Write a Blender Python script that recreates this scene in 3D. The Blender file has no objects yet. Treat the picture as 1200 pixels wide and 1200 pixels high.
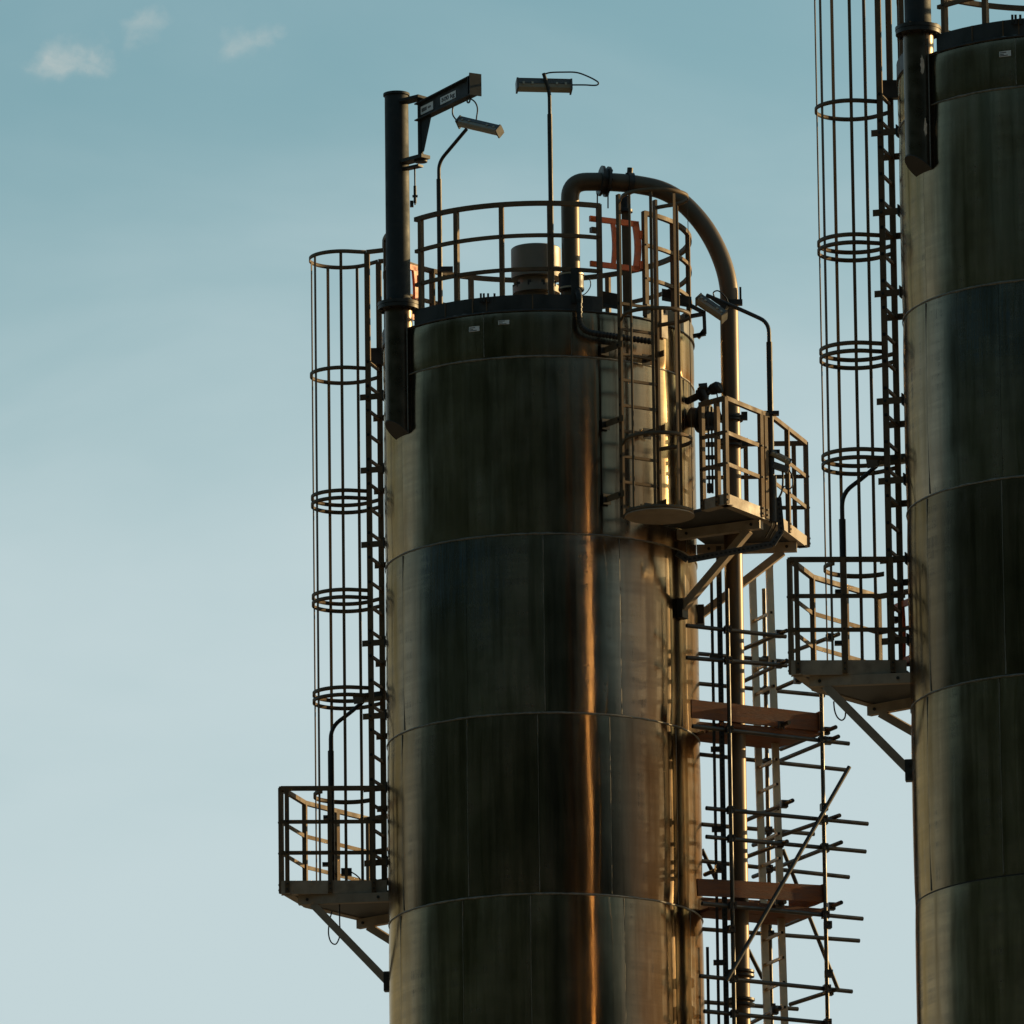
import bpy, math, random
import numpy as np
from mathutils import Vector, Matrix
random.seed(7)
S = bpy.context.scene
COL = S.collection
R_ = math.radians

# ------------------------------------------------------------------ camera
F_PX, PITCH, ROLL = 12800.0, .2305, .0125          # focal length in pixels of the 1200 px photograph
CAM = Vector((0, 0, 1.7))
FW = Vector((0, math.cos(PITCH), math.sin(PITCH)))
_u0 = Vector((0, -math.sin(PITCH), math.cos(PITCH)))
RT = Vector((1, 0, 0)) * math.cos(ROLL) - _u0 * math.sin(ROLL)
UP = _u0 * math.cos(ROLL) + Vector((1, 0, 0)) * math.sin(ROLL)
cd = bpy.data.cameras.new('camera'); cam = bpy.data.objects.new('camera', cd); COL.objects.link(cam)
cd.sensor_width = 36; cd.lens = F_PX * 36 / 1200; cd.clip_start = .5; cd.clip_end = 20000
cam.matrix_world = Matrix.Translation(CAM) @ Matrix((RT, UP, -FW)).transposed().to_4x4()
S.camera = cam

def ray(px, py):
    return FW + RT * ((px - 600) / F_PX) + UP * ((600 - py) / F_PX)

# ------------------------------------------------------------------ world, sun, exposure
SUN_AZ, SUN_EL = 115.0, 12.5      # degrees to the right of straight-behind-the-camera, and above the horizon
w = bpy.data.worlds.new('World'); S.world = w; w.use_nodes = True
nt = w.node_tree; nt.nodes.clear()
def N(t, **k):
    n = nt.nodes.new(t)
    for a, b in k.items(): setattr(n, a, b)
    return n
sky = N('ShaderNodeTexSky', sky_type='NISHITA', sun_disc=False)
sky.sun_elevation = R_(SUN_EL); sky.sun_rotation = R_(180 - SUN_AZ)
sky.altitude = 100; sky.air_density = 1.0; sky.dust_density = 1.6; sky.ozone_density = 1.6
tint = N('ShaderNodeMix', data_type='RGBA', blend_type='MULTIPLY'); tint.inputs[0].default_value = 1
tint.inputs[7].default_value = (.60, .73, .615, 1)
nt.links.new(sky.outputs[0], tint.inputs[6])
tc = N('ShaderNodeTexCoord')
cloud_src = None
SUN_DIR = (math.sin(R_(SUN_AZ)) * math.cos(R_(SUN_EL)), -math.cos(R_(SUN_AZ)) * math.cos(R_(SUN_EL)), math.sin(R_(SUN_EL)))
GLOW_COL = (3.4, 1.75, .62)
HAZE_OFF = (3.33, .99, 4.77)
HAZE_COL, CLOUD_COL = (2.65, 3.18, 3.3), (2.7, 2.85, 2.7)
def NM(op, x, y=None, z=None):
    n = N('ShaderNodeMath', operation=op)
    for i, q in enumerate((x, y, z)):
        if q is None: continue
        if isinstance(q, (int, float)): n.inputs[i].default_value = q
        else: nt.links.new(q, n.inputs[i])
    return n.outputs[0]
def NR(x, a, b, lo=0.0, hi=1.0):
    n = N('ShaderNodeMapRange', interpolation_type='SMOOTHSTEP'); nt.links.new(x, n.inputs[0])
    for k, q in (('From Min', a), ('From Max', b), ('To Min', lo), ('To Max', hi)): n.inputs[k].default_value = q
    return n.outputs[0]
def NOISE(scale, det, rough, dist=0.0, zs=1.0, off=(0, 0, 0)):
    mp = N('ShaderNodeMapping'); mp.inputs['Scale'].default_value = (1, 1, zs); mp.inputs['Location'].default_value = off; nt.links.new(tc.outputs['Generated'], mp.inputs[0])
    n = N('ShaderNodeTexNoise'); n.inputs['Scale'].default_value = scale; n.inputs['Detail'].default_value = det
    n.inputs['Roughness'].default_value = rough; n.inputs['Distortion'].default_value = dist; nt.links.new(mp.outputs[0], n.inputs['Vector']); return n.outputs[0]
def MIXC(fac, src, col):
    n = N('ShaderNodeMix', data_type='RGBA'); n.inputs[7].default_value = (*col, 1); nt.links.new(fac, n.inputs[0]); nt.links.new(src, n.inputs[6]); return n.outputs[2]
sep = N('ShaderNodeSeparateXYZ'); nt.links.new(tc.outputs['Generated'], sep.inputs[0])
zel = sep.outputs[2]
# thin high haze all round the sky, thinning upward with an uneven upper edge
edge = NM('MULTIPLY_ADD', NM('SUBTRACT', NOISE(17, 5, .5, .3, 2.4, HAZE_OFF), .5), -.085, zel)
dt = N('ShaderNodeVectorMath', operation='DOT_PRODUCT'); nt.links.new(tc.outputs['Generated'], dt.inputs[0]); dt.inputs[1].default_value = SUN_DIR
hz = N('ShaderNodeMix', data_type='RGBA'); hz.inputs[6].default_value = (*HAZE_COL, 1); hz.inputs[7].default_value = (*GLOW_COL, 1)
nt.links.new(NR(dt.outputs['Value'], .46, .90), hz.inputs[0])           # the haze turns golden round the low sun
hm = N('ShaderNodeMix', data_type='RGBA'); nt.links.new(NR(edge, .290, .195, 0, .94), hm.inputs[0]); nt.links.new(tint.outputs[2], hm.inputs[6]); nt.links.new(hz.outputs[2], hm.inputs[7])
col = hm.outputs[2]
# three wisps of cloud at the edge of the haze: soft masks pulled out of shape by noise
wn = N('ShaderNodeTexNoise'); wn.inputs['Scale'].default_value = 170; wn.inputs['Detail'].default_value = 5; wn.inputs['Roughness'].default_value = .55
nt.links.new(tc.outputs['Generated'], wn.inputs['Vector'])
w1 = N('ShaderNodeVectorMath', operation='SUBTRACT'); nt.links.new(wn.outputs['Color'], w1.inputs[0]); w1.inputs[1].default_value = (.5, .5, .5)
w2 = N('ShaderNodeVectorMath', operation='MULTIPLY_ADD'); nt.links.new(w1.outputs[0], w2.inputs[0]); w2.inputs[1].default_value = (.0085, .0085, .006); nt.links.new(tc.outputs['Generated'], w2.inputs[2])
for (px, py, wid) in ((50, 70, 20), (70, 61, 22), (92, 66, 18), (112, 72, 14), (148, 38, 15), (166, 30, 16), (180, 20, 14), (262, 50, 17), (286, 44, 19), (310, 38, 17), (334, 27, 12)):
    d = ray(px, py).normalized()
    v = N('ShaderNodeVectorMath', operation='DISTANCE'); v.inputs[1].default_value = d; nt.links.new(w2.outputs[0], v.inputs[0])
    m_ = NR(v.outputs['Value'], wid * 1.5 / F_PX, 0)
    cloud_src = m_ if cloud_src is None else NM('ADD', cloud_src, m_)
cmask = NM('MULTIPLY', NM('MINIMUM', cloud_src, 1.0), NR(NOISE(120, 6, .6, .3, 1.5), .3, .75, .05, .65))
col = MIXC(cmask, col, CLOUD_COL)
bg = N('ShaderNodeBackground'); bg.inputs[1].default_value = .15
nt.links.new(col, bg.inputs[0])
wo = N('ShaderNodeOutputWorld'); nt.links.new(bg.outputs[0], wo.inputs[0])

sl = bpy.data.lights.new('sun', 'SUN'); so = bpy.data.objects.new('sun', sl); COL.objects.link(so)
sl.energy = 3.8; sl.angle = R_(.5); sl.color = (1.0, .70, .33)
_sd = Vector((math.sin(R_(SUN_AZ)) * math.cos(R_(SUN_EL)), -math.cos(R_(SUN_AZ)) * math.cos(R_(SUN_EL)), math.sin(R_(SUN_EL))))
so.rotation_euler = (-_sd).to_track_quat('-Z', 'Y').to_euler(); so.location = (40, 60, 80)
S.view_settings.view_transform = 'Standard'; S.view_settings.look = 'None'
S.view_settings.exposure = 0.5; S.view_settings.gamma = 1; S.view_settings.use_curve_mapping = False
S.cycles.max_bounces = 6; S.cycles.glossy_bounces = 4; S.cycles.diffuse_bounces = 3
S.cycles.sample_clamp_indirect = 30; S.cycles.blur_glossy = .15; S.cycles.use_denoising = True

# ------------------------------------------------------------------ materials
def mat(name, base, rough=.5, metal=0.0, var=.25, scale=6.0, stretch=(1, 1, 1), bump=0.0, bscale=40.0, rvar=.12, dirt=None, dirt_amt=.5, spec=.5, emis=None):
    m = bpy.data.materials.new(name); m.use_nodes = True
    t = m.node_tree; b = t.nodes['Principled BSDF']
    b.inputs['Metallic'].default_value = metal; b.inputs['Specular IOR Level'].default_value = spec
    c = t.nodes.new('ShaderNodeTexCoord'); mpn = t.nodes.new('ShaderNodeMapping'); mpn.inputs['Scale'].default_value = stretch
    t.links.new(c.outputs['Object'], mpn.inputs[0])
    n = t.nodes.new('ShaderNodeTexNoise'); n.inputs['Scale'].default_value = scale; n.inputs['Detail'].default_value = 5
    t.links.new(mpn.outputs[0], n.inputs['Vector'])
    oi = t.nodes.new('ShaderNodeObjectInfo')
    # value variation: noise and a little from object to object
    mr = t.nodes.new('ShaderNodeMapRange'); mr.inputs['From Min'].default_value = .3; mr.inputs['From Max'].default_value = .7
    mr.inputs['To Min'].default_value = 1 - var; mr.inputs['To Max'].default_value = 1 + var
    t.links.new(n.outputs[0], mr.inputs[0])
    ro = t.nodes.new('ShaderNodeMapRange'); ro.inputs['To Min'].default_value = 1 - var * .5; ro.inputs['To Max'].default_value = 1 + var * .5
    t.links.new(oi.outputs['Random'], ro.inputs[0])
    mu = t.nodes.new('ShaderNodeMath'); mu.operation = 'MULTIPLY'; t.links.new(mr.outputs[0], mu.inputs[0]); t.links.new(ro.outputs[0], mu.inputs[1])
    hs = t.nodes.new('ShaderNodeHueSaturation'); hs.inputs['Color'].default_value = (*base, 1); t.links.new(mu.outputs[0], hs.inputs['Value'])
    out = hs.outputs[0]
    if dirt:
        n2 = t.nodes.new('ShaderNodeTexNoise'); n2.inputs['Scale'].default_value = scale * 1.7; n2.inputs['Detail'].default_value = 8; n2.inputs['Roughness'].default_value = .7
        t.links.new(mpn.outputs[0], n2.inputs['Vector'])
        r2 = t.nodes.new('ShaderNodeMapRange'); r2.inputs['From Min'].default_value = .5; r2.inputs['From Max'].default_value = .72; r2.inputs['To Max'].default_value = dirt_amt
        t.links.new(n2.outputs[0], r2.inputs[0])
        mx = t.nodes.new('ShaderNodeMix'); mx.data_type = 'RGBA'; mx.inputs[7].default_value = (*dirt, 1)
        t.links.new(r2.outputs[0], mx.inputs[0]); t.links.new(out, mx.inputs[6]); out = mx.outputs[2]
    t.links.new(out, b.inputs['Base Color'])
    rr = t.nodes.new('ShaderNodeMapRange'); rr.inputs['From Min'].default_value = .3; rr.inputs['From Max'].default_value = .7
    rr.inputs['To Min'].default_value = max(.04, rough - rvar); rr.inputs['To Max'].default_value = min(1, rough + rvar)
    t.links.new(n.outputs[0], rr.inputs[0]); t.links.new(rr.outputs[0], b.inputs['Roughness'])
    if bump:
        n3 = t.nodes.new('ShaderNodeTexNoise'); n3.inputs['Scale'].default_value = bscale; n3.inputs['Detail'].default_value = 4
        t.links.new(mpn.outputs[0], n3.inputs['Vector'])
        bp = t.nodes.new('ShaderNodeBump'); bp.inputs['Strength'].default_value = bump; bp.inputs['Distance'].default_value = .01
        t.links.new(n3.outputs[0], bp.inputs['Height']); t.links.new(bp.outputs[0], b.inputs['Normal'])
    if emis:
        b.inputs['Emission Color'].default_value = (*emis, 1); b.inputs['Emission Strength'].default_value = 1
    return m

def shell_material(name, base, blue=0.0, film=(.052, .043, .032), fmix=1.0, stain=None):
    """brushed, tarnished stainless sheet: brush lines run round the silo, stains run down it"""
    m = bpy.data.materials.new(name); m.use_nodes = True
    t = m.node_tree; L = t.links.new; b = t.nodes['Principled BSDF']
    def A(k, **kw):
        n = t.nodes.new(k)
        for a, c in kw.items(): setattr(n, a, c)
        return n
    b.inputs['Metallic'].default_value = 1.0
    b.inputs['Anisotropic'].default_value = .85; b.inputs['Anisotropic Rotation'].default_value = .25
    tg = A('ShaderNodeTangent', direction_type='RADIAL', axis='Z'); L(tg.outputs[0], b.inputs['Tangent'])
    c = A('ShaderNodeTexCoord'); oi = A('ShaderNodeObjectInfo')
    off = A('ShaderNodeVectorMath', operation='MULTIPLY_ADD')           # every sheet gets its own pattern
    cmb = A('ShaderNodeCombineXYZ'); L(oi.outputs['Random'], cmb.inputs[2]); L(oi.outputs['Random'], cmb.inputs[0])
    L(cmb.outputs[0], off.inputs[0]); off.inputs[1].default_value = (37, 37, 53); L(c.outputs['Object'], off.inputs[2])
    def noise(sc, stretch, det=4, rough=.55):
        mpn = A('ShaderNodeMapping'); mpn.inputs['Scale'].default_value = stretch; L(off.outputs[0], mpn.inputs[0])
        n = A('ShaderNodeTexNoise'); n.inputs['Scale'].default_value = sc; n.inputs['Detail'].default_value = det; n.inputs['Roughness'].default_value = rough
        L(mpn.outputs[0], n.inputs['Vector']); return n.outputs[0]
    def rng(src, a, bb, lo, hi):
        r = A('ShaderNodeMapRange', interpolation_type='SMOOTHSTEP'); r.inputs['From Min'].default_value = a; r.inputs['From Max'].default_value = bb
        r.inputs['To Min'].default_value = lo; r.inputs['To Max'].default_value = hi; L(src, r.inputs[0]); return r.outputs[0]
    def mul(x, y):
        q = A('ShaderNodeMath', operation='MULTIPLY'); L(x, q.inputs[0]); L(y, q.inputs[1]); return q.outputs[0]
    streak = noise(7, (1, 1, .05), 6, .6)          # vertical run-off streaks
    blotch = noise(1.6, (1, 1, .7), 6, .6)         # large tarnish patches
    brush = noise(5, (.25, .25, 26), 3, .6)        # brushing round the sheet
    fine = noise(60, (1, 1, .03), 3, .6)
    band = noise(2.2, (.35, .35, 5.5), 5, .6)      # uneven horizontal bands
    v = mul(mul(rng(streak, .3, .7, .62, 1.28), rng(blotch, .3, .72, .68, 1.25)), mul(rng(brush, .3, .7, .9, 1.08), rng(fine, .3, .7, .88, 1.1)))
    v = mul(v, rng(oi.outputs['Random'], 0, 1, .82, 1.15))
    hs = A('ShaderNodeHueSaturation'); hs.inputs['Color'].default_value = (*base, 1); L(v, hs.inputs['Value'])
    mx = A('ShaderNodeMix', data_type='RGBA'); mx.inputs[7].default_value = (base[0] * .35, base[1] * .95, base[2] * 1.5, 1)
    L(rng(blotch, .5, .68, 0, blue), mx.inputs[0]); L(hs.outputs[0], mx.inputs[6]); L(mx.outputs[2], b.inputs['Base Color'])
    b.inputs['Specular Tint'].default_value = (.9, .7, .48, 1)
    L(mul(rng(streak, .3, .7, .9, 1.12), rng(blotch, .3, .7, .16, .22)), b.inputs['Roughness'])
    h1 = noise(2.2, (1, 1, .16), 3, .5)            # buckling of the thin sheet
    h2 = noise(16, (1, 1, .05), 3, .5)
    ad = A('ShaderNodeMath', operation='MULTIPLY_ADD'); L(h2, ad.inputs[0]); ad.inputs[1].default_value = .1; L(h1, ad.inputs[2])
    bp = A('ShaderNodeBump'); bp.inputs['Strength'].default_value = .3; bp.inputs['Distance'].default_value = .018
    L(ad.outputs[0], bp.inputs['Height']); L(bp.outputs[0], b.inputs['Normal'])
    # a dull film of dust and oxide over the metal
    d = A('ShaderNodeBsdfPrincipled'); d.inputs['Roughness'].default_value = .55; d.inputs['Specular IOR Level'].default_value = .3
    h2s = A('ShaderNodeHueSaturation'); h2s.inputs['Color'].default_value = (*film, 1); L(v, h2s.inputs['Value']); fcol = h2s.outputs[0]; smask = None
    if stain:                                       # a blue heat bloom of its own shape
        sv = A('ShaderNodeVectorMath', operation='SUBTRACT'); L(c.outputs['Object'], sv.inputs[0]); sv.inputs[1].default_value = stain[0]
        sm = A('ShaderNodeVectorMath', operation='MULTIPLY'); L(sv.outputs[0], sm.inputs[0]); sm.inputs[1].default_value = stain[1]
        sl_n = A('ShaderNodeVectorMath', operation='LENGTH'); L(sm.outputs[0], sl_n.inputs[0])
        nn = A('ShaderNodeTexNoise'); nn.inputs['Scale'].default_value = 1.5; nn.inputs['Detail'].default_value = 6; nn.inputs['Roughness'].default_value = .65
        nm_ = A('ShaderNodeMapping'); nm_.inputs['Scale'].default_value = (1.6, 1.6, .6); L(c.outputs['Object'], nm_.inputs[0]); L(nm_.outputs[0], nn.inputs['Vector'])
        ad2 = A('ShaderNodeMath', operation='MULTIPLY_ADD'); L(nn.outputs[0], ad2.inputs[0]); ad2.inputs[1].default_value = 1.3; L(sl_n.outputs['Value'], ad2.inputs[2])
        smask = mul(rng(ad2.outputs[0], 1.65, .75, 0, 1), rng(fine, .3, .7, .55, 1.0))
        mxs = A('ShaderNodeMix', data_type='RGBA'); L(smask, mxs.inputs[0]); L(fcol, mxs.inputs[6]); mxs.inputs[7].default_value = (*stain[2], 1); fcol = mxs.outputs[2]
    L(fcol, d.inputs['Base Color'])
    ms = A('ShaderNodeMixShader'); fm_ = mul(mul(rng(blotch, .3, .7, .35, .8), rng(band, .32, .68, .45, 1.1)), mul(rng(streak, .35, .7, .3, 1.05), rng(fine, .3, .7, .5, 1.1)))
    fs_ = A('ShaderNodeMath', operation='MULTIPLY', use_clamp=True); L(fm_, fs_.inputs[0]); fs_.inputs[1].default_value = fmix
    if smask:
        s2_ = A('ShaderNodeMath', operation='MULTIPLY_ADD', use_clamp=True); L(smask, s2_.inputs[0]); s2_.inputs[1].default_value = .45; L(fs_.outputs[0], s2_.inputs[2]); fs_ = s2_
    L(fs_.outputs[0], ms.inputs[0]); L(b.outputs[0], ms.inputs[1]); L(d.outputs[0], ms.inputs[2])
    L(ms.outputs[0], t.nodes['Material Output'].inputs[0])
    return m

M = {}
BLOOM_Z = 28.9                                        # height of the blue bloom, below the second weld
M['shell'] = shell_material('tarnished stainless sheet', (.32, .222, .135))
M['shell_blue'] = shell_material('tarnished stainless sheet with blue bloom', (.27, .212, .155), 0, stain=((-.95, -1.48, BLOOM_Z), (1.0, 1.0, .8), (.02, .055, .08)))
M['shell_top'] = shell_material('tarnished stainless sheet, top course', (.31, .225, .145), .15)
M['shell_dark'] = shell_material('tarnished stainless sheet, dull course', (.205, .15, .10), 0, (.035, .025, .016))
M['backing'] = mat('dark joint', (.02, .02, .02), .8)
M['weld'] = mat('weld bead', (.2, .185, .16), .55, .4, .3, 30)
M['galv'] = mat('weathered galvanised steel', (.135, .088, .048), .66, .1, .3, 5, spec=.3, dirt=(.10, .075, .05), dirt_amt=.7)
M['galv_dark'] = mat('dark weathered steel', (.05, .047, .043), .5, .5, .3, 5, dirt=(.04, .03, .02))
M['toe'] = mat('weathered sheet steel', (.36, .285, .21), .6, .0, .22, 4, dirt=(.14, .10, .07), dirt_amt=.5)
M['rim'] = mat('dark rim plate', (.045, .044, .042), .5, .5, .3, 4)
M['davit'] = mat('dark grey green paint', (.018, .024, .026), .7, 0, .2, 5, dirt=(.05, .045, .04))
M['pipe'] = mat('stainless pipe', (.115, .08, .05), .46, .45, .25, 4, stretch=(1, 1, .3), rvar=.06, dirt=(.12, .09, .06), dirt_amt=.5)
M['orange'] = mat('orange safety paint', (.8, .15, .025), .45, 0, .15, 8, dirt=(.25, .07, .02), dirt_amt=.4)
M['sleeve'] = mat('dark tarnished pipe', (.11, .08, .055), .32, .85, .3, 6, rvar=.08)
M['black'] = mat('black rubber', (.014, .014, .015), .5, 0, .2, 10)
M['blackmetal'] = mat('dark cast steel', (.05, .045, .04), .45, .7, .3, 10)
M['alu'] = mat('dull aluminium', (.46, .37, .26), .45, .6, .15, 6, dirt=(.2, .17, .13), dirt_amt=.4)
M['tube'] = mat('scaffold tube', (.07, .064, .056), .42, .7, .3, 7, dirt=(.1, .06, .03), dirt_amt=.6)
M['wood'] = mat('weathered orange timber', (.15, .046, .012), .7, 0, .35, 5, stretch=(.6, .6, 5), bump=.4, bscale=30, dirt=(.09, .035, .015), dirt_amt=.7)
M['white'] = mat('white plate', (.82, .83, .82), .5, 0, .06, 20)
M['print'] = mat('black print', (.02, .02, .025), .6, 0, .05)
M['drum'] = mat('grey painted drum', (.24, .2, .155), .5, .1, .12, 4, dirt=(.2, .16, .12), dirt_amt=.4)
M['lamp'] = mat('grey lamp housing', (.09, .088, .08), .45, 0, .1, 8)
M['lens'] = mat('milky lamp cover', (.30, .28, .22), .15, 0, .05, 8)
M['vessel'] = mat('grey floor grating', (.10, .10, .10), .6, .4, .3, 6)
M['hole'] = mat('hollow end', (.008, .008, .008), .9)
M['patch'] = mat('bare primer patch', (.75, .62, .5), .7, 0, .2, 30)
M['added_hill_dark'] = mat('dark slope added for reflection', (.012, .033, .039), .95, 0, .5, .06, bump=.6, bscale=.3, spec=.1)  # for the out-of-view hill, added so the steel reflects dark
M['ground'] = mat('asphalt and dust', (.22, .18, .13), .9, 0, .3, .05, dirt=(.14, .12, .08), dirt_amt=.5)

# ------------------------------------------------------------------ mesh helpers
class MB:
    def __init__(s): s.v = []; s.f = []; s.sm = []; s.mi = []
    def add(s, vs, fs, smooth=False, mi=0):
        o = len(s.v); s.v += [Vector(v) for v in vs]
        for f in fs:
            s.f.append([i + o for i in f]); s.sm.append(smooth); s.mi.append(mi)
        return s
    def box(s, c, hx, hy, hz, mi=0):
        c = Vector(c); hx, hy, hz = Vector(hx), Vector(hy), Vector(hz)
        vs = [c + a * hx + b * hy + d * hz for d in (-1, 1) for b in (-1, 1) for a in (-1, 1)]
        return s.add(vs, [(0, 2, 3, 1), (4, 5, 7, 6), (0, 1, 5, 4), (2, 6, 7, 3), (0, 4, 6, 2), (1, 3, 7, 5)], False, mi)
    def bar(s, p, q, wd, ht, up=(0, 0, 1), cap_mi=0, mi=0):
        p, q, up = Vector(p), Vector(q), Vector(up)
        d = (q - p).normalized(); sd = d.cross(up)
        if sd.length < 1e-4: sd = d.cross(Vector((0, 1, 0)))
        sd.normalize(); u = sd.cross(d).normalized()
        a, b = sd * wd / 2, u * ht / 2
        vs = [p - a - b, p + a - b, p + a + b, p - a + b, q - a - b, q + a - b, q + a + b, q - a + b]
        s.add(vs, [(0, 1, 5, 4), (1, 2, 6, 5), (2, 3, 7, 6), (3, 0, 4, 7)], False, mi)
        o = len(s.v) - 8
        for f in ((3, 2, 1, 0), (4, 5, 6, 7)): s.f.append([o + i for i in f]); s.sm.append(False); s.mi.append(cap_mi)
        return s
    def sweep(s, pts, prof, ups, closed=False, smooth=False):
        """prof: list of (side, up) offsets; ups: one vector or one per point"""
        pts = [Vector(p) for p in pts]; n = len(pts); k = len(prof); rings = []
        for i, p in enumerate(pts):
            if closed: d = pts[(i + 1) % n] - pts[i - 1]
            else: d = pts[min(i + 1, n - 1)] - pts[max(i - 1, 0)]
            d.normalize(); u = Vector(ups[i]) if isinstance(ups, list) else Vector(ups)
            sd = d.cross(u).normalized(); uu = sd.cross(d).normalized()
            rings += [p + sd * a + uu * b for a, b in prof]
        fs = []
        for i in range(n if closed else n - 1):
            j = (i + 1) % n
            for q in range(k): fs.append((i * k + q, i * k + (q + 1) % k, j * k + (q + 1) % k, j * k + q))
        s.add(rings, fs, smooth)
        if not closed:
            o = len(s.v) - len(rings)
            s.f.append([o + q for q in reversed(range(k))]); s.sm.append(False); s.mi.append(0)
            s.f.append([o + (n - 1) * k + q for q in range(k)]); s.sm.append(False); s.mi.append(0)
        return s
    def tube(s, pts, r, n=10, cap_mi=0, rads=None):
        pts = [Vector(p) for p in pts]; m = len(pts); rings = []; ref = None
        for i, p in enumerate(pts):
            d = (pts[min(i + 1, m - 1)] - pts[max(i - 1, 0)]).normalized()
            if ref is None:
                ref = d.cross(Vector((0, 0, 1)) if abs(d.z) < .9 else Vector((1, 0, 0))).normalized()
            ref = (ref - d * ref.dot(d)).normalized(); q = d.cross(ref)
            rr = rads[i] if rads else r
            rings += [p + (ref * math.cos(2 * math.pi * j / n) + q * math.sin(2 * math.pi * j / n)) * rr for j in range(n)]
        fs = [(i * n + j, i * n + (j + 1) % n, (i + 1) * n + (j + 1) % n, (i + 1) * n + j) for i in range(m - 1) for j in range(n)]
        s.add(rings, fs, True)
        o = len(s.v)
        s.v += [Vector(v) for v in rings[:n]] + [Vector(v) for v in rings[-n:]]
        s.f.append([o + j for j in reversed(range(n))]); s.sm.append(False); s.mi.append(cap_mi)
        s.f.append([o + n + j for j in range(n)]); s.sm.append(False); s.mi.append(cap_mi)
        return s
    def lathe(s, c, prof, n=32, ax=(0, 0, 1), smooth=True, sharp=True):
        """prof (r, h) pairs; each segment has its own vertices so edges between them stay sharp"""
        c, ax = Vector(c), Vector(ax).normalized()
        e1 = ax.cross(Vector((0, 0, 1)) if abs(ax.z) < .9 else Vector((1, 0, 0))).normalized(); e2 = ax.cross(e1)
        ring = lambda r, h: [c + ax * h + (e1 * math.cos(2 * math.pi * j / n) + e2 * math.sin(2 * math.pi * j / n)) * r for j in range(n)]
        for (r0, h0), (r1, h1) in zip(prof[:-1], prof[1:]):
            s.add(ring(max(r0, 1e-5), h0) + ring(max(r1, 1e-5), h1), [(j, (j + 1) % n, n + (j + 1) % n, n + j) for j in range(n)], smooth)
        return s
    def prism(s, pts, z0, z1):
        n = len(pts)
        vs = [Vector((p[0], p[1], z0)) for p in pts] + [Vector((p[0], p[1], z1)) for p in pts]
        return s.add(vs, [tuple(reversed(range(n))), tuple(range(n, 2 * n))] + [(i, (i + 1) % n, n + (i + 1) % n, n + i) for i in range(n)])
    def obj(s, name, material, parent=None):
        off = parent_world(parent)
        me = bpy.data.meshes.new(name)
        me.from_pydata([v - off for v in s.v], [], s.f)
        mats = material if isinstance(material, (list, tuple)) else [material]
        for mm in mats: me.materials.append(M[mm])
        me.polygons.foreach_set('use_smooth', s.sm); me.polygons.foreach_set('material_index', s.mi)
        me.update()
        o = bpy.data.objects.new(name, me); COL.objects.link(o)
        if parent: o.parent = parent
        return o

def parent_world(p):
    v = Vector((0, 0, 0))
    while p: v += p.location; p = p.parent
    return v
def thing(name, label, cat, loc, group=None):
    o = bpy.data.objects.new(name, None); COL.objects.link(o); o.location = loc; o.empty_display_size = .2
    o['label'] = label; o['category'] = cat
    if group: o['group'] = group
    return o
def dup(root, shift, label, skip=()):
    def rec(o, par):
        c = o.copy(); COL.objects.link(c); c.parent = par
        for ch in list(o.children):
            if ch.name.split('.')[0] not in skip: rec(ch, c)
        return c
    c = rec(root, None); c.location = root.location + shift; c['label'] = label
    return c
def fillet(pts, rad, n=6):
    pts = [Vector(p) for p in pts]; out = [pts[0]]
    for i in range(1, len(pts) - 1):
        a, b, c = pts[i - 1], pts[i], pts[i + 1]
        r = min(rad, (a - b).length * .49, (c - b).length * .49)
        p, q = b + (a - b).normalized() * r, b + (c - b).normalized() * r
        for k in range(n + 1):
            t = k / n; out.append(p * (1 - t) ** 2 + b * 2 * t * (1 - t) + q * t * t)
    return out + [pts[-1]]
RECT = lambda a, b: [(-a / 2, -b / 2), (a / 2, -b / 2), (a / 2, b / 2), (-a / 2, b / 2)]
_bolt = None
def bolt(pos, nrm, parent, r=.014):
    global _bolt
    if _bolt is None:
        b = MB(); b.lathe((0, 0, 0), [(1, 0), (1, .8), (0, .8)], 6, smooth=False); o = b.obj('bolt', 'blackmetal'); _bolt = o.data; bpy.data.objects.remove(o)
    o = bpy.data.objects.new('bolt', _bolt); COL.objects.link(o); o.parent = parent
    o.location = Vector(pos) - parent_world(parent); o.scale = (r, r, r)
    o.rotation_mode = 'QUATERNION'; o.rotation_quaternion = Vector(nrm).to_track_quat('Z', 'Y')
    return o

# ------------------------------------------------------------------ placing by pixel: a pixel plus a known depth
YS = 120.0                                            # distance of the first silo's axis
def P(px, py, Y):
    d = ray(px, py); return CAM + d * (Y / d.y)
U = .009625                                           # metres per photo pixel at that distance
AX = P(634, 650, YS).x; RAD = 183 * U
def L(x, y, z): return Vector((AX + x * U, YS + y * U, z))          # local: x right, y away, in pixel units at the silo
def Q(px, py, y): return P(px, py, YS + y * U)                      # pixel at local depth y
def HZ(p1, px, py):                                                 # pixel at the same height as p1
    d = ray(px, py); return CAM + d * ((p1.z - CAM.z) / d.z)
def loc(v): return ((v.x - AX) / U, (v.y - YS) / U)
T2 = Vector((5.475, -11.17, 0))                                     # second silo from the first
def polar(th, r, z):                                                # th from the camera side, positive to the right
    a = R_(th); return Vector((AX + math.sin(a) * r, YS - math.cos(a) * r, z))

# ------------------------------------------------------------------ ground
g = MB(); g.add([(-9000, -9000, 0), (9000, -9000, 0), (9000, 9000, 0), (-9000, 9000, 0)], [(0, 1, 2, 3)])
go = g.obj('ground', 'ground'); go['kind'] = 'structure'
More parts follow.
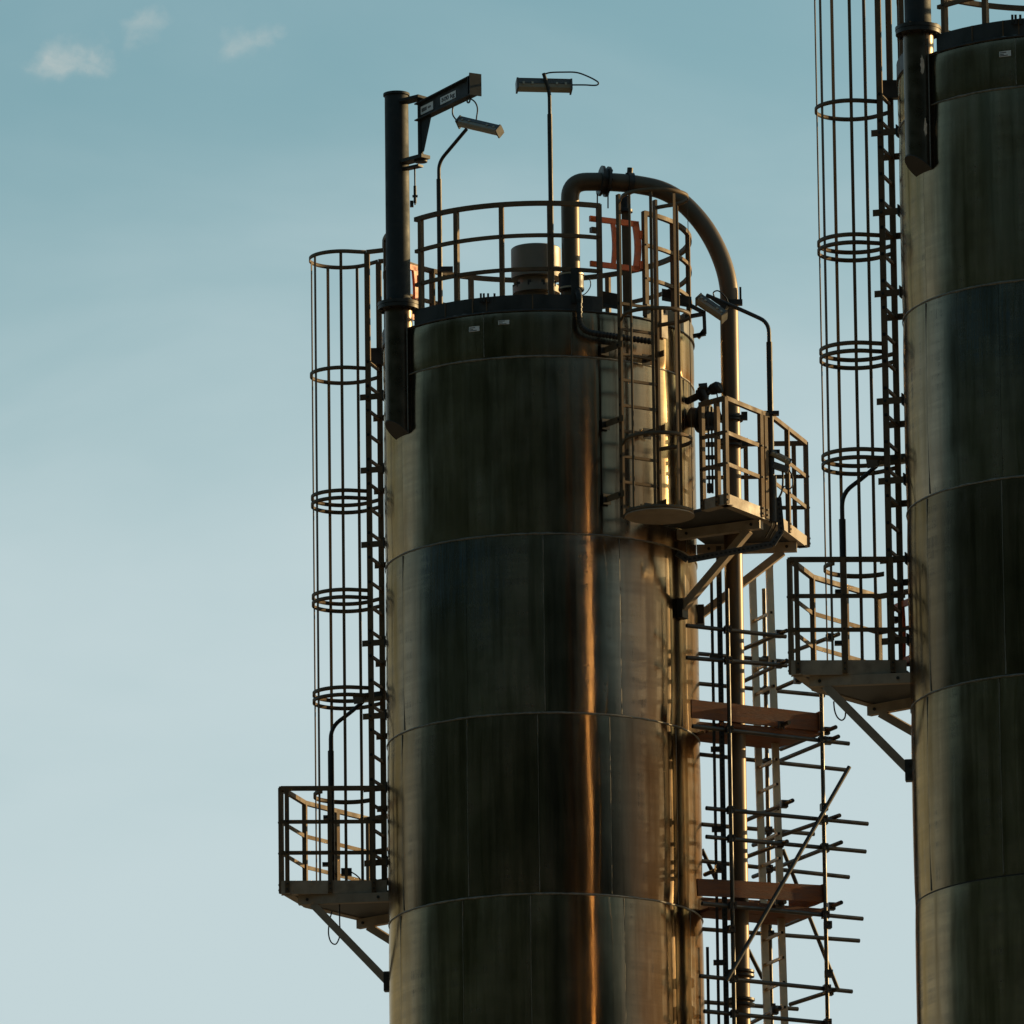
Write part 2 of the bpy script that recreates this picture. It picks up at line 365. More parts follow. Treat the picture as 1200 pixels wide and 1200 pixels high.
# unseen hill added behind and left of camera to darken the silos' mirror image
HILL_AZ0, HILL_AZ1 = -138.0, 84.0
g = MB(); hr = random.Random(11); na_, nr_ = 72, 16; vs = []
ph = [hr.uniform(0, 6.28) for _ in range(8)]
for i in range(na_ + 1):
    az = HILL_AZ0 - 8 + (HILL_AZ1 - HILL_AZ0 + 16) * i / na_
    e = min(1, max(0, min((az - HILL_AZ0 + 8) / 84, (HILL_AZ1 + 8 - az) / 84))); e = e * e * (3 - 2 * e)
    ridge = 205 + 14 * math.sin(az * .09 + ph[0]) + 8 * math.sin(az * .31 + ph[1]) + 4 * math.sin(az * .83 + ph[2])
    for j in range(nr_ + 1):
        t = j / nr_; r = 170 + 430 * t; h = ridge * math.sin(min(1, t / .42) * math.pi / 2) ** 1.3 * (1 if t < .42 else math.cos((t - .42) / .58 * math.pi / 2))
        p = polar(az, r, 0); vs.append(Vector((p.x, p.y, max(-1, h * e - 1 + hr.uniform(-1, 1) * 3 * e))))
g.add(vs, [(i * (nr_ + 1) + j, i * (nr_ + 1) + j + 1, (i + 1) * (nr_ + 1) + j + 1, (i + 1) * (nr_ + 1) + j) for i in range(na_) for j in range(nr_)], True)
go = g.obj('added_hill', 'added_hill_dark'); go['kind'] = 'structure'

# ------------------------------------------------------------------ silo
zr = [Q(636, y, -183).z for y in (363, 417, 625, 835, 1047)]
hc = zr[3] - zr[4]
seams = [
    [-20.4, 12, 60, 100, 150, 200, 250, 300],
    [-61.3, 23, 68, 110, 155, 205, 255],
    [-62, -28.5, .6, 29.6, 62, 110, 155, 205, 255],
    [-64, -29, -2.2, 24.6, 57, 110, 155, 205, 255],
    [-67, -31.6, -5.6, 29.4, 66, 110, 155, 205, 255],
]
base1 = Vector((AX, YS, 0))
silo = thing('silo', 'tall stainless steel silo in full view, left of the cropped one', 'silo', base1)
srn = random.Random(21)
def sheet(th0, th1, z0, z1, material, bulge=.010, nz=8, tilt=0.0):
    hx, vx = srn.uniform(-.016, .016), tilt + srn.uniform(-.008, .008)      # no sheet sits quite true
    gap = .0035 / RAD; a0, a1 = R_(th0) + gap / 2, R_(th1) - gap / 2
    na = max(3, int(math.degrees(a1 - a0) / 3))
    vs, nm = [], []
    for j in range(nz + 1):
        t = j / nz; s = 2 * t - 1
        r = RAD + bulge * (1 - s ** 4) - bulge; sl = bulge * 4 * s ** 3 * 2 / (z1 - z0)      # -dr/dz
        for i in range(na + 1):
            a = a0 + (a1 - a0) * i / na
            vs.append(Vector((math.sin(a) * r, -math.cos(a) * r, z0 + (z1 - z0) * t)))
            nm.append(Vector((math.sin(a + hx), -math.cos(a + hx), sl + vx)).normalized())
    fs = [(j * (na + 1) + i, j * (na + 1) + i + 1, (j + 1) * (na + 1) + i + 1, (j + 1) * (na + 1) + i) for j in range(nz) for i in range(na)]
    # edges folded back a little so that the joint between two sheets has depth
    me = bpy.data.meshes.new('shell_sheet'); nv = len(vs)
    edge = [i for i in range(na + 1)] + [j * (na + 1) + na for j in range(1, nz + 1)] + [nz * (na + 1) + i for i in range(na - 1, -1, -1)] + [j * (na + 1) for j in range(nz - 1, 0, -1)]
    ev = [Vector((vs[i].x * (1 - .005 / RAD), vs[i].y * (1 - .005 / RAD), vs[i].z)) for i in edge]
    vs2 = vs + [vs[i].copy() for i in edge] + ev; ne = len(edge)
    fs2 = fs + [(nv + (k + 1) % ne, nv + k, nv + ne + k, nv + ne + (k + 1) % ne) for k in range(ne)]
    me.from_pydata(vs2, [], fs2); me.materials.append(M[material])
    me.polygons.foreach_set('use_smooth', [True] * len(fs) + [False] * ne); me.update()
    ln = []
    for p in me.polygons:
        for vi in p.vertices: ln.append(nm[vi] if p.index < len(fs) else p.normal)
    me.normals_split_custom_set([tuple(v) for v in ln])
    o = bpy.data.objects.new('shell_sheet', me); COL.objects.link(o); o.parent = silo
    return o
course_mat = ['shell_top', 'shell_top', 'shell_blue', 'shell_dark', 'shell']
for k in range(5):
    z1 = zr[k] - (.008 if k else 0); z0 = zr[k + 1] + .008 if k < 4 else zr[4] - hc + .008
    s = seams[k]
    for a, b in zip(s, s[1:] + [s[0] + 360]): sheet(a, b, z0, z1, course_mat[k], tilt=(0, .012, .0, -.022, .004)[k])
zl = zr[4] - hc; k = 0
while zl > .3:                                         # lower courses, below the picture
    zn = max(0, zl - hc); sheet(0, 180, zn + .004, zl - .008, 'shell'); sheet(180, 360, zn + .004, zl - .008, 'shell'); zl = zn
b = MB(); b.lathe(base1, [(RAD - .012, 0), (RAD - .012, zr[0] - .01)], 96); b.obj('inner_wall', 'backing', silo)
b = MB(); b.lathe(base1, [(RAD + .004, zr[0] - .012), (RAD + .012, zr[0] - .004), (RAD + .010, zr[0] + .008), (RAD - .01, zr[0] + .014), (.3, zr[0] + .16), (0, zr[0] + .165)], 96); b.obj('roof', 'rim', silo)
rnd = random.Random(3)
for z, q in zip(zr, ('rim', 1, 2, 3, 4)):              # weld beads round the silo
    if q == 'rim': wd = .010
    else: wd = .011
    b = MB(); n = 144; prof = [(-.006, -wd), (.0035, -wd * .5), (.0045, wd * .3), (-.006, wd)]
    pts = [polar(i * 2.5, RAD - .002 + rnd.uniform(-.0012, .0012), z + rnd.uniform(-.0025, .0025)) for i in range(n)]
    rings = []; fs = []
    for i, p in enumerate(pts):
        d = Vector((p.x - AX, p.y - YS, 0)).normalized(); kz = rnd.uniform(.7, 1.25)
        rings += [p + d * a * kz + Vector((0, 0, c * kz)) for a, c in prof]
        for m in range(3): fs.append((i * 4 + m, ((i + 1) % n) * 4 + m, ((i + 1) % n) * 4 + m + 1, i * 4 + m + 1))
    b.add(rings, fs, True); b.obj('weld_bead', 'weld', silo)
for k in range(5):                                     # upright weld beads between sheets
    z1 = zr[k]; z0 = zr[k + 1] if k < 4 else zr[4] - hc
    for th in seams[k]:
        if not -100 < th < 100 or th in (-61.3, 23, -28.5): continue
        b = MB(); n = 24; rr = []; fs = []
        for i in range(n):
            z = z0 + .02 + (z1 - z0 - .04) * i / (n - 1); wd = .16 * rnd.uniform(.6, 1.3); oo = rnd.uniform(-.04, .04)
            for a, q in ((-wd, -.007), (-wd * .4, .001), (wd * .4, .0012), (wd, -.007)): rr.append(polar(th + a + oo, RAD - .001 + q, z))
            if i: fs += [((i - 1) * 4 + m, (i - 1) * 4 + m + 1, i * 4 + m + 1, i * 4 + m) for m in range(3)]
        b.add(rr, fs, True); b.obj('weld_bead', 'weld', silo)
for (px, py, wd, ht) in ((552, 383.5, 13, 6), (591, 378.5, 13, 5)):     # two small white plates
    p = Q(px, py, -176); x, y = loc(p); th = math.degrees(math.atan2(x, -y)); q = polar(th, RAD + .004, p.z)
    tx = Vector((math.cos(R_(th)), math.sin(R_(th)), 0)); nx = Vector((math.sin(R_(th)), -math.cos(R_(th)), 0))
    b = MB(); b.box(q, tx * wd * U / 2, nx * .003, Vector((0, 0, ht * U / 2))); pl = b.obj('name_plate', 'white', silo)
    b = MB()
    for r, (zz, ln) in enumerate(((.014, .55), (-.004, .35), (-.018, .7))):
        b.box(q + nx * .004 + Vector((0, 0, zz)) - tx * wd * U / 2 * (.9 - ln), tx * wd * U / 2 * ln, nx * .0006, Vector((0, 0, .0035)))
    b.obj('print', 'print', pl)
# sleeve that carries the davit: a pipe welded to the side, closed by a sloping plate
SC = Vector((-163, -90)); sz_top = Q(466, 359, -90).z; SR = .157
sdir = Vector((SC.x, SC.y, 0)).normalized(); scc = L(SC.x, SC.y, 0)
zb_out = Q(451, 493, -95).z; zb_in = zb_out - .26
b = MB(); n = 32; top, bot = [], []
for j in range(n):
    a = 2 * math.pi * j / n; d = Vector((math.cos(a), math.sin(a), 0)); t = d.dot(sdir)
    top.append(scc + d * SR + Vector((0, 0, sz_top))); bot.append(scc + d * SR + Vector((0, 0, zb_out + (zb_in - zb_out) * (1 - t) / 2)))
b.add(top + bot, [(n + j, n + (j + 1) % n, (j + 1) % n, j) for j in range(n)], True)
sleeve = b.obj('davit_sleeve', 'sleeve', silo)
b = MB(); lip = [scc + (p - scc - Vector((0, 0, (p - scc).z))) * 1.06 + Vector((0, 0, p.z)) for p in bot]; dn = Vector((0, 0, -.012))
b.add(lip + [p + dn for p in lip], [tuple(range(n)), tuple(n + j for j in reversed(range(n)))] + [(j, n + j, n + (j + 1) % n, (j + 1) % n) for j in range(n)]); b.obj('end_plate', 'rim', sleeve)
b = MB(); b.lathe(scc, [(SR * .9, sz_top - .045), (.232, sz_top - .045), (.232, sz_top - .004), (SR * .9, sz_top - .004)], 36); b.obj('flange', 'galv_dark', sleeve)
for j in range(8):
    a = j * math.pi / 4 + .3; bolt(scc + Vector((math.cos(a) * .2, math.sin(a) * .2, sz_top - .045)), (0, 0, -1), sleeve, .02)
# weld strip where the sleeve meets the shell
tv = Vector((-sdir.y, sdir.x, 0))
if tv.x < 0: tv = -tv
pw = scc + tv * SR * .99 - sdir * .02
b = MB(); b.bar(pw + Vector((0, 0, zb_in + .1)), pw + Vector((0, 0, sz_top - .12)), .012, .02, up=(0, 1, 0)); b.obj('weld_strip', 'weld', sleeve)

# ------------------------------------------------------------------ guard rail on the roof
RR = 180 * U
z_top, z_mid, z_low = (Q(643, y, -180).z for y in (238, 275.5, 315))
z_toe = Q(643, 345.5, -180).z; z_base = zr[0] + .012
SQ = RECT(.05, .05); SQ4 = RECT(.04, .04)
def arc(t0, t1, r, z, step=4):
    n = max(2, int(abs(t1 - t0) / step) + 1)
    return [polar(t0 + (t1 - t0) * i / (n - 1), r, z) for i in range(n)]
rail = thing('guardrail', 'curved grey guardrail round the roof of the left silo', 'guardrail', Vector((AX, YS, zr[0])))
for t0, t1 in ((-52, 24), (43.8, 245.5), (-99, -67)):
    for z, pr in ((z_top, SQ), (z_mid, SQ4), (z_low, SQ4)):
        b = MB(); b.sweep(arc(t0, t1, RR, z), pr, (0, 0, 1), smooth=False); b.obj('rail', 'galv', rail)
    b = MB(); b.sweep(arc(t0, t1, RR + .03, (z_base + z_toe) / 2), RECT(.008, z_toe - z_base), (0, 0, 1)); b.obj('toe_plate', 'rim', rail)
posts = [-49, -31.5, -13.3, 4.6, 23.6, 44.2, 62, 80, 98, 116, 134, 152, 170, 188, 206, 224, 245, -98.5, -82, -68]
for th in posts:
    b = MB(); rd = polar(th, 1, 0) - polar(th, 0, 0)
    b.bar(polar(th, RR, z_base + .03), polar(th, RR, z_top + .015), .052, .05, up=rd); p = b.obj('post', 'galv', rail)
    if -60 < th < 60:
        for zz in (z_mid, z_low): bolt(polar(th, RR + .026, zz), rd, p, .011)
for th in (-24.5, -19, 15, -36, -2):                     # joint lines and small clips of the toe plate
    b = MB(); b.box(polar(th, RR + .037, (z_base + z_toe) / 2), (polar(th + 90, 1, 0) - polar(th + 90, 0, 0)) * .006, (polar(th, 1, 0) - polar(th, 0, 0)) * .003, (0, 0, (z_toe - z_base) / 2)); b.obj('joint_strip', 'galv', rail)
for px in (563.5, 567, 572, 579.5):
    p = Q(px, 347, -175); b = MB(); b.box(p - Vector((0, 0, .02)), (.012, 0, 0), (0, .012, 0), (0, 0, .05)); b.obj('clip', 'blackmetal', rail)

# ------------------------------------------------------------------ davit crane
davit = thing('davit_crane', 'dark davit crane post with a boom rated 500 kg', 'crane', L(SC.x, SC.y, sz_top))
zt = Q(464.5, 110, -90).z
b = MB(); b.lathe(L(SC.x, SC.y, 0), [(0, sz_top + .04), (.138, sz_top + .04), (.134, zt - .03), (0, zt - .03)], 32); b.obj('post', 'davit', davit)
b = MB(); b.lathe(L(SC.x, SC.y, 0), [(0, zt - .027), (.15, zt - .027), (.15, zt), (0, zt + .01)], 32); b.obj('cap', 'davit', davit)
b = MB(); b.lathe(L(SC.x, SC.y, 0), [(0, sz_top), (.236, sz_top), (.236, sz_top + .036), (0, sz_top + .036)], 36); b.obj('base_flange', 'galv_dark', davit)
for j in range(8):
    a = j * math.pi / 4 + .3; bolt(L(SC.x, SC.y, sz_top + .036) + Vector((math.cos(a) * .2, math.sin(a) * .2, 0)), (0, 0, 1), davit, .02)
bs = Q(492.5, 131, -112); be = HZ(bs, 557, 99)
bd = (be - bs).normalized(); bn = bd.cross(Vector((0, 0, 1))); bl = (be - bs).length; zv = Vector((0, 0, 1))
pivot_top = Vector((bs.x, bs.y, Q(492.5, 113, -112).z)); pivot_bot = Vector((bs.x, bs.y, Q(492.5, 184, -112).z))
b = MB(); b.bar(L(SC.x, SC.y, pivot_top.z - .02), pivot_top - Vector((0, 0, .02)) + bd * .06, .16, .03); b.obj('top_arm', 'davit', davit)
b = MB(); b.tube([pivot_bot, pivot_top], .032, 14); b.obj('pivot_tube', 'davit', davit)
H0, H1 = .19, .215
b = MB()
c0 = bs - bd * .05; web = [c0 + zv * H0 / 2, be + zv * H1 / 2, be - zv * H1 / 2, c0 - zv * H0 / 2]
b.add([p + bn * .006 for p in web] + [p - bn * .006 for p in web], [(3, 2, 1, 0), (4, 5, 6, 7), (0, 1, 5, 4), (1, 2, 6, 5), (2, 3, 7, 6), (3, 0, 4, 7)])
for sg, e in ((1, .0), (-1, .0)):
    b.bar(c0 + zv * sg * H0 / 2, be + zv * sg * H1 / 2, .1, .014, up=zv)
boom = b.obj('boom', 'davit', davit)
b = MB(); b.box(be + bd * .0, bd * .007, bn * .075, zv * (H1 / 2 + .02)); b.box(be - bd * .09, bd * .007, bn * .05, zv * H1 / 2); b.obj('end_plate', 'davit', boom)
b = MB(); gt = [pivot_bot + zv * .05 - bd * 0, bs - zv * H0 / 2, bs - zv * H0 / 2 + bd * .26, pivot_bot + zv * .05 + bd * .07]
b.add([p + bn * .006 for p in gt] + [p - bn * .006 for p in gt], [(0, 1, 2, 3), (7, 6, 5, 4), (0, 4, 5, 1), (1, 5, 6, 2), (2, 6, 7, 3), (3, 7, 4, 0)]); b.obj('gusset', 'davit', davit)
b = MB(); b.bar(L(SC.x, SC.y, pivot_bot.z - .02), pivot_bot - zv * .02 + bd * .12, .14, .04); b.bar(L(SC.x, SC.y, pivot_bot.z - .1), pivot_bot - zv * .1, .09, .025)
b.lathe(pivot_bot, [(0, -.06), (.075, -.06), (.075, -.01), (0, -.01)], 16); b.obj('lower_bracket', 'galv_dark', davit)
rp = Q(486, 194, -105); rq = Q(486.5, 240, -105); rq = Vector((rp.x, rp.y, rq.z))
b = MB(); b.tube([rp, rq], .009, 8); b.box(rq + zv * .1, (.03, 0, 0), (0, .01, 0), (0, 0, .012)); b.tube([rq + zv * .02, rq + zv * .22], .017, 8); b.obj('locking_rod', 'blackmetal', davit)
b = MB(); b.box(Q(482.5, 239, -105), (.02, 0, 0), (0, .02, 0), (0, 0, .035)); b.obj('lock', 'blackmetal', davit)
def plate(parent, frac, wd, ht, txt=None):
    c = bs + (be - bs) * frac + bn * .0085
    b = MB(); b.box(c, bd * wd / 2, bn * .002, zv * ht / 2); o = b.obj('sign_plate', 'white', parent)
    if txt:
        cu = bpy.data.curves.new('t', 'FONT'); cu.body = txt; cu.size = ht * .75; cu.align_x = 'CENTER'; cu.align_y = 'CENTER'; cu.extrude = .0006; cu.offset = .0022
        to = bpy.data.objects.new('t', cu); COL.objects.link(to); bpy.context.view_layer.update()
        me = bpy.data.meshes.new_from_object(to.evaluated_get(bpy.context.evaluated_depsgraph_get())); bpy.data.objects.remove(to)
        xs = [v.co.x for v in me.vertices]; k = wd * .86 / (max(xs) - min(xs))
        off = c + bn * .003 - parent_world(o)
        for v in me.vertices: v.co = off + bd * (v.co.x * k) + zv * v.co.y + bn * v.co.z
        me.name = 'lettering'; me.materials.clear(); me.materials.append(M['print']); t = bpy.data.objects.new('lettering', me); COL.objects.link(t); t.parent = o
    else:
        b = MB(); b.box(c + bn * .003 - bd * wd * .18, bd * wd * .2, bn * .0006, zv * ht * .22); b.box(c + bn * .003 + bd * wd * .22, bd * wd * .12, bn * .0006, zv * ht * .12); b.obj('print', 'lamp', o)
plate(boom, .52, .36, .085, '500 kg'); plate(boom, .13, .30, .095)
hk = HZ(be, 549, 112); hk = be - bd * .16 - zv * (H1 / 2 + .03)
b = MB(); b.sweep([hk + bd * math.cos(a) * .035 + zv * math.sin(a) * .035 for a in np.linspace(0, 2 * math.pi, 14)[:-1]], RECT(.014, .014), bn, closed=True); b.obj('eye', 'galv_dark', boom)

# ------------------------------------------------------------------ linear lamps on posts
def lamp_head(parent, c, ax, length, wd=.10, ht=.075, up=(0, 0, -1), caps=True):
    """tri-proof linear lamp: housing along ax, cover on the side 'up'"""
    ax = Vector(ax).normalized(); up = Vector(up); sd = ax.cross(up).normalized(); up = sd.cross(ax).normalized()
    b = MB(); prof = [(-.5, 0), (-.38, -.55), (.38, -.55), (.5, 0)]
    b.sweep([c - ax * length / 2, c + ax * length / 2], [(a * wd, q * ht) for a, q in prof], up); h = b.obj('lamp_housing', 'lamp', parent)
    b = MB(); prof = [(-.46, .02), (.46, .02), (.40, .34), (.2, .5), (-.2, .5), (-.40, .34)]
    b.sweep([c - ax * length * .47, c + ax * length * .47], [(a * wd, q * ht) for a, q in prof], up); b.obj('lamp_cover', 'lens', h)
    for s in (-1, 1):
        b = MB(); b.box(c + ax * s * length * .485, ax * length * .016, sd * wd * .53, up * ht * .5); b.obj('end_cap', 'lamp', h)
        for q in (-.2, .2):
            b = MB(); b.box(c + ax * length * (s * .3 + q * .4), ax * .012, sd * wd * .54, up * ht * .12); b.obj('clip', 'alu', h)
    return h
def cable(parent, pts, r=.010, name='cable'):
    pts = [Vector(p) for p in pts]; out = []
    P4 = [pts[0]] + pts + [pts[-1]]
    for i in range(1, len(P4) - 2):
        for k in range(6):
            t = k / 6; a, bb, c, d = P4[i - 1], P4[i], P4[i + 1], P4[i + 2]
            out.append(.5 * ((2 * bb) + (c - a) * t + (2 * a - 5 * bb + 4 * c - d) * t * t + (3 * bb - a - 3 * c + d) * t ** 3))
    b = MB(); b.tube(out + [pts[-1]], r, 7); return b.obj(name, 'black', parent)

yb = 128
l1 = thing('lamp_post', 'bent lamp post with a linear lamp just right of the davit crane', 'lamp post', Vector((Q(515.7, 330, yb).x, Q(515.7, 330, yb).y, zr[0])), 'lamp posts')
px0 = Q(515.7, 330, yb)
V = lambda px, py, y: Vector((px0.x + (Q(px, py, y).x - Q(516.5 - (330 - py) * .0125, py, y).x), px0.y + (y - yb) * U, Q(px, py, y).z))
b = MB(); b.tube([Vector((px0.x, px0.y, zr[0])), Vector((px0.x, px0.y, Q(515, 210, yb).z))], .03, 12); b.obj('pole', 'galv_dark', l1)
e0 = Vector((px0.x, px0.y, Q(515, 211, yb).z)); e1 = Vector((px0.x, px0.y, Q(515, 190, yb).z)); e2 = HZ(Vector((0, 0, Q(547, 151, yb - 20).z)), 547, 151)
e2 = Q(547, 151, yb - 20)
b = MB(); b.tube(fillet([e0, e1, e2], .16), .021, 12); b.obj('arm', 'galv_dark', l1)
lc = Q(562, 148.5, yb - 22); la = Q(585, 153.5, yb - 40) - Q(538, 142.5, yb - 5)
lamp_head(l1, lc, la, la.length * 1.02, .12, .1, up=(0, -.55, -.8))
cable(l1, [Q(535, 141, yb), Q(530.5, 134, yb), Q(531.5, 124, yb), Q(538, 117.5, yb), Q(548, 115, yb), Q(556, 119, yb), Q(559.5, 127, yb), Q(558.5, 138, yb - 10), Q(557.5, 146, yb - 20)], .009)
b = MB(); b.box(Vector((px0.x + .06, px0.y - .05, z_top)), (.09, 0, 0), (0, .03, 0), (0, 0, .03)); b.obj('pole_bracket', 'galv_dark', l1)

p2 = polar(5.4, RR - .055, 0)
l2 = thing('lamp_post', 'straight lamp post with a horizontal lamp at the front of the roof rail', 'lamp post', Vector((p2.x, p2.y, z_base)), 'lamp posts')
zz = lambda px, py, y: Q(px, py, y).z
yl2 = (p2.y - YS) / U
b = MB(); b.tube([Vector((p2.x, p2.y, z_base)), Vector((p2.x, p2.y, zz(644, 134, yl2)))], .028, 12); b.obj('pole', 'galv_dark', l2)
b = MB(); b.tube(fillet([Vector((p2.x, p2.y, zz(644, 136, yl2))), Vector((p2.x, p2.y, zz(643, 108, yl2))), Q(637, 86, yl2)], .08), .021, 12); b.obj('arm', 'galv_dark', l2)
la = Q(670, 100, yl2 + 4) - Q(605, 98.5, yl2 - 4); lc = (Q(670, 100, yl2 + 4) + Q(605, 98.5, yl2 - 4)) / 2 + Vector((0, .06, 0))
lamp_head(l2, lc, la, la.length, .14, .13, up=(0, -.25, -1))
b = MB(); b.box(lc + Vector((0, 0, .055)), la.normalized() * .26, (0, .04, 0), (0, 0, .025)); b.obj('mounting_rail', 'galv_dark', l2)
cable(l2, [Q(638, 87, yl2), Q(645, 85, yl2), Q(660, 84.5, yl2), Q(676, 85, yl2), Q(690, 90, yl2), Q(700, 95.5, yl2), Q(701, 98.5, yl2), Q(697, 100, yl2), Q(685, 99.5, yl2), Q(670, 99.5, yl2)], .009)

# ------------------------------------------------------------------ roof vent
vz = zr[0] + .1
vent = thing('roof_vent', 'pale round roof vent drum with a wide cap behind the rail', 'vent', Vector((AX, YS, zr[0])))
vc = Q(628, 300, 0); vb = Vector((vc.x, vc.y, 0)); zc = [Q(628, y, -30).z for y in (284, 320, 329, 338)]
b = MB(); b.lathe(vb, [(0, zc[0]), (.27, zc[0]), (.283, zc[0] - .012), (.283, zc[1]), (.24, zc[1]), (.0, zc[1] + .01)], 40); b.obj('cap', 'drum', vent)
b = MB(); b.lathe(vb, [(.21, zc[1] + .02), (.21, zc[2]), (.27, zc[2] - .01), (.27, zc[3]), (.2, zc[3]), (.2, zr[0] + .1)], 36); b.obj('neck', 'drum', vent)
for j in range(10):
    a = j * .628; b = MB(); b.box(vb + Vector((math.cos(a) * .25, math.sin(a) * .25, zc[2] - .005)), (.02, 0, 0), (0, .02, 0), (0, 0, .03)); b.obj('clamp', 'blackmetal', vent)

# ------------------------------------------------------------------ filling pipe
pr = .104; yr = -40; yd = -60
pb = Q(669.6, 345, yr); rx, ry = pb.x, pb.y
dx = Q(855, 400, yd).x; dyy = YS + yd * U
pipe = thing('filling_pipe', 'stainless pipe arching over the roof and down the right side', 'pipe', Vector((dx, dyy, 0)))
b = MB()
pth = fillet([Vector((rx, ry, zr[0] + .05)), Vector((rx, ry, Q(669, 213, yr).z)), Q(709, 213, yr)], .42, 10)
b.tube(pth, pr, 24); b.obj('riser', 'pipe', pipe)
arcpts = [Q(707, 213, yr), Q(725, 214, yr), Q(744, 216, yr), Q(774, 222.5, yr - 4), Q(798, 236, yr - 8), Q(820, 258.5, yr - 12), Q(836, 283, yr - 15), Q(848, 311, yr - 18), Q(854, 338, yd), Vector((dx, dyy, Q(855, 364, yd).z))]
def crs(pts, k=6):
    P4 = [pts[0]] + pts + [pts[-1]]; out = []
    for i in range(1, len(P4) - 2):
        for j in range(k):
            t = j / k; a, bb, c, d = P4[i - 1], P4[i], P4[i + 1], P4[i + 2]
            out.append(.5 * ((2 * bb) + (c - a) * t + (2 * a - 5 * bb + 4 * c - d) * t * t + (3 * bb - a - 3 * c + d) * t ** 3))
    return out + [pts[-1]]
b = MB(); b.tube(crs(arcpts), pr, 24); b.obj('bend', 'pipe', pipe)
b = MB(); b.tube([Vector((dx, dyy, Q(855, 363, yd).z)), Vector((dx, dyy, 0))], pr - .001, 24); b.obj('downpipe', 'pipe', pipe)
def ring(parent, c, ax, r, t, material='blackmetal', name='flange', n=24, ri=None):
    b = MB(); ri = ri or pr * .9; b.lathe(c, [(ri, -t / 2), (r, -t / 2), (r, t / 2), (ri, t / 2)], n, ax=ax); return b.obj(name, material, parent)
axh = (Q(744, 216, yr) - Q(707, 213, yr)).normalized() + Vector((0, .25, 0))
for off, r, t in ((-.035, .175, .03), (.035, .175, .03), (0, .15, .06)): ring(pipe, Q(708, 212.5, yr) + axh * off, axh, r, t)
for j in range(8):
    a = j * math.pi / 4; e1 = axh.cross(zv).normalized(); e2 = axh.cross(e1).normalized()
    bolt(Q(708, 212.5, yr) + axh * .05 + (e1 * math.cos(a) + e2 * math.sin(a)) * .15, axh, pipe, .016)
ring(pipe, Q(738, 215, yr), axh, .125, .06, name='pipe_clamp')
b = MB(); b.tube([Q(738, 203, yr), Q(738.5, 197, yr)], .035, 10); b.tube([Q(733, 204, yr), Q(742, 204, yr)], .016, 8); b.obj('clamp_bolt', 'blackmetal', pipe)
for px in (700, 712.5):
    b = MB(); b.bar(Q(px, 227, yr - 12), Q(px, 244, yr - 12), .016, .016); b.obj('earthing_strap', 'galv_dark', pipe)
# support post under the clamp, with a cast head
b = MB(); sp = Q(733.5, 300, yr); b.bar(Vector((sp.x, sp.y, zr[0] + .02)), Vector((sp.x, sp.y, Q(733, 245, yr).z)), .085, .085, up=(0, 1, 0)); b.obj('support_post', 'galv', pipe)
b = MB(); b.lathe(Vector((sp.x, sp.y, 0)), [(0, Q(733, 249, yr).z), (.085, Q(733, 249, yr).z), (.085, Q(733, 246, yr).z), (.062, Q(733, 245, yr).z), (.062, Q(733, 234, yr).z), (.045, Q(733, 230, yr).z), (0, Q(733, 230, yr).z)], 18); b.obj('support_head', 'black', pipe)
# rubber sleeve at the foot of the riser
cz0, cz1 = Q(669, 341, yr).z, Q(669, 321, yr).z
b = MB(); b.lathe(Vector((rx, ry, 0)), [(pr, cz0), (.142, cz0), (.142, cz1), (pr, cz1)], 28); sl_ = b.obj('rubber_sleeve', 'black', pipe)
for z in (cz0 + .02, cz1 - .02):
    b = MB(); b.lathe(Vector((rx, ry, 0)), [(.138, z - .01), (.147, z - .01), (.147, z + .01), (.138, z + .01)], 28); b.obj('hose_band', 'alu', sl_)
cable(pipe, [Q(681, 321, yr - 12), Q(690, 326, yr - 12), Q(692, 335, yr - 12), Q(686, 344, yr - 12), Q(676, 348, yr - 12)], .006)
# flanges and clamps on the downpipe
dp = lambda py: Vector((dx, dyy, Q(857, py, yd).z))
for py in (489, 492.5, 517, 523): ring(pipe, dp(py), zv, .135 if py < 500 else .15, .022)
for py, s in ((489, 1), (520, 1)):
    b = MB(); b.box(dp(py) + Vector((.15, -.05, 0)), (.035, 0, 0), (0, .03, 0), (0, 0, .045)); b.obj('clamp_bolt', 'blackmetal', pipe)
for py in (1139, 1144, 1172, 1178): ring(pipe, dp(py), zv, .155, .025)
b = MB(); b.box(dp(357) + Vector((.06, -.09, 0)), (.09, 0, 0), (0, .04, 0), (0, 0, .03)); b.box(dp(350) + Vector((.13, -.05, .02)), (.012, 0, 0), (0, .012, 0), (0, 0, .1)); b.obj('pipe_clamp', 'blackmetal', pipe)

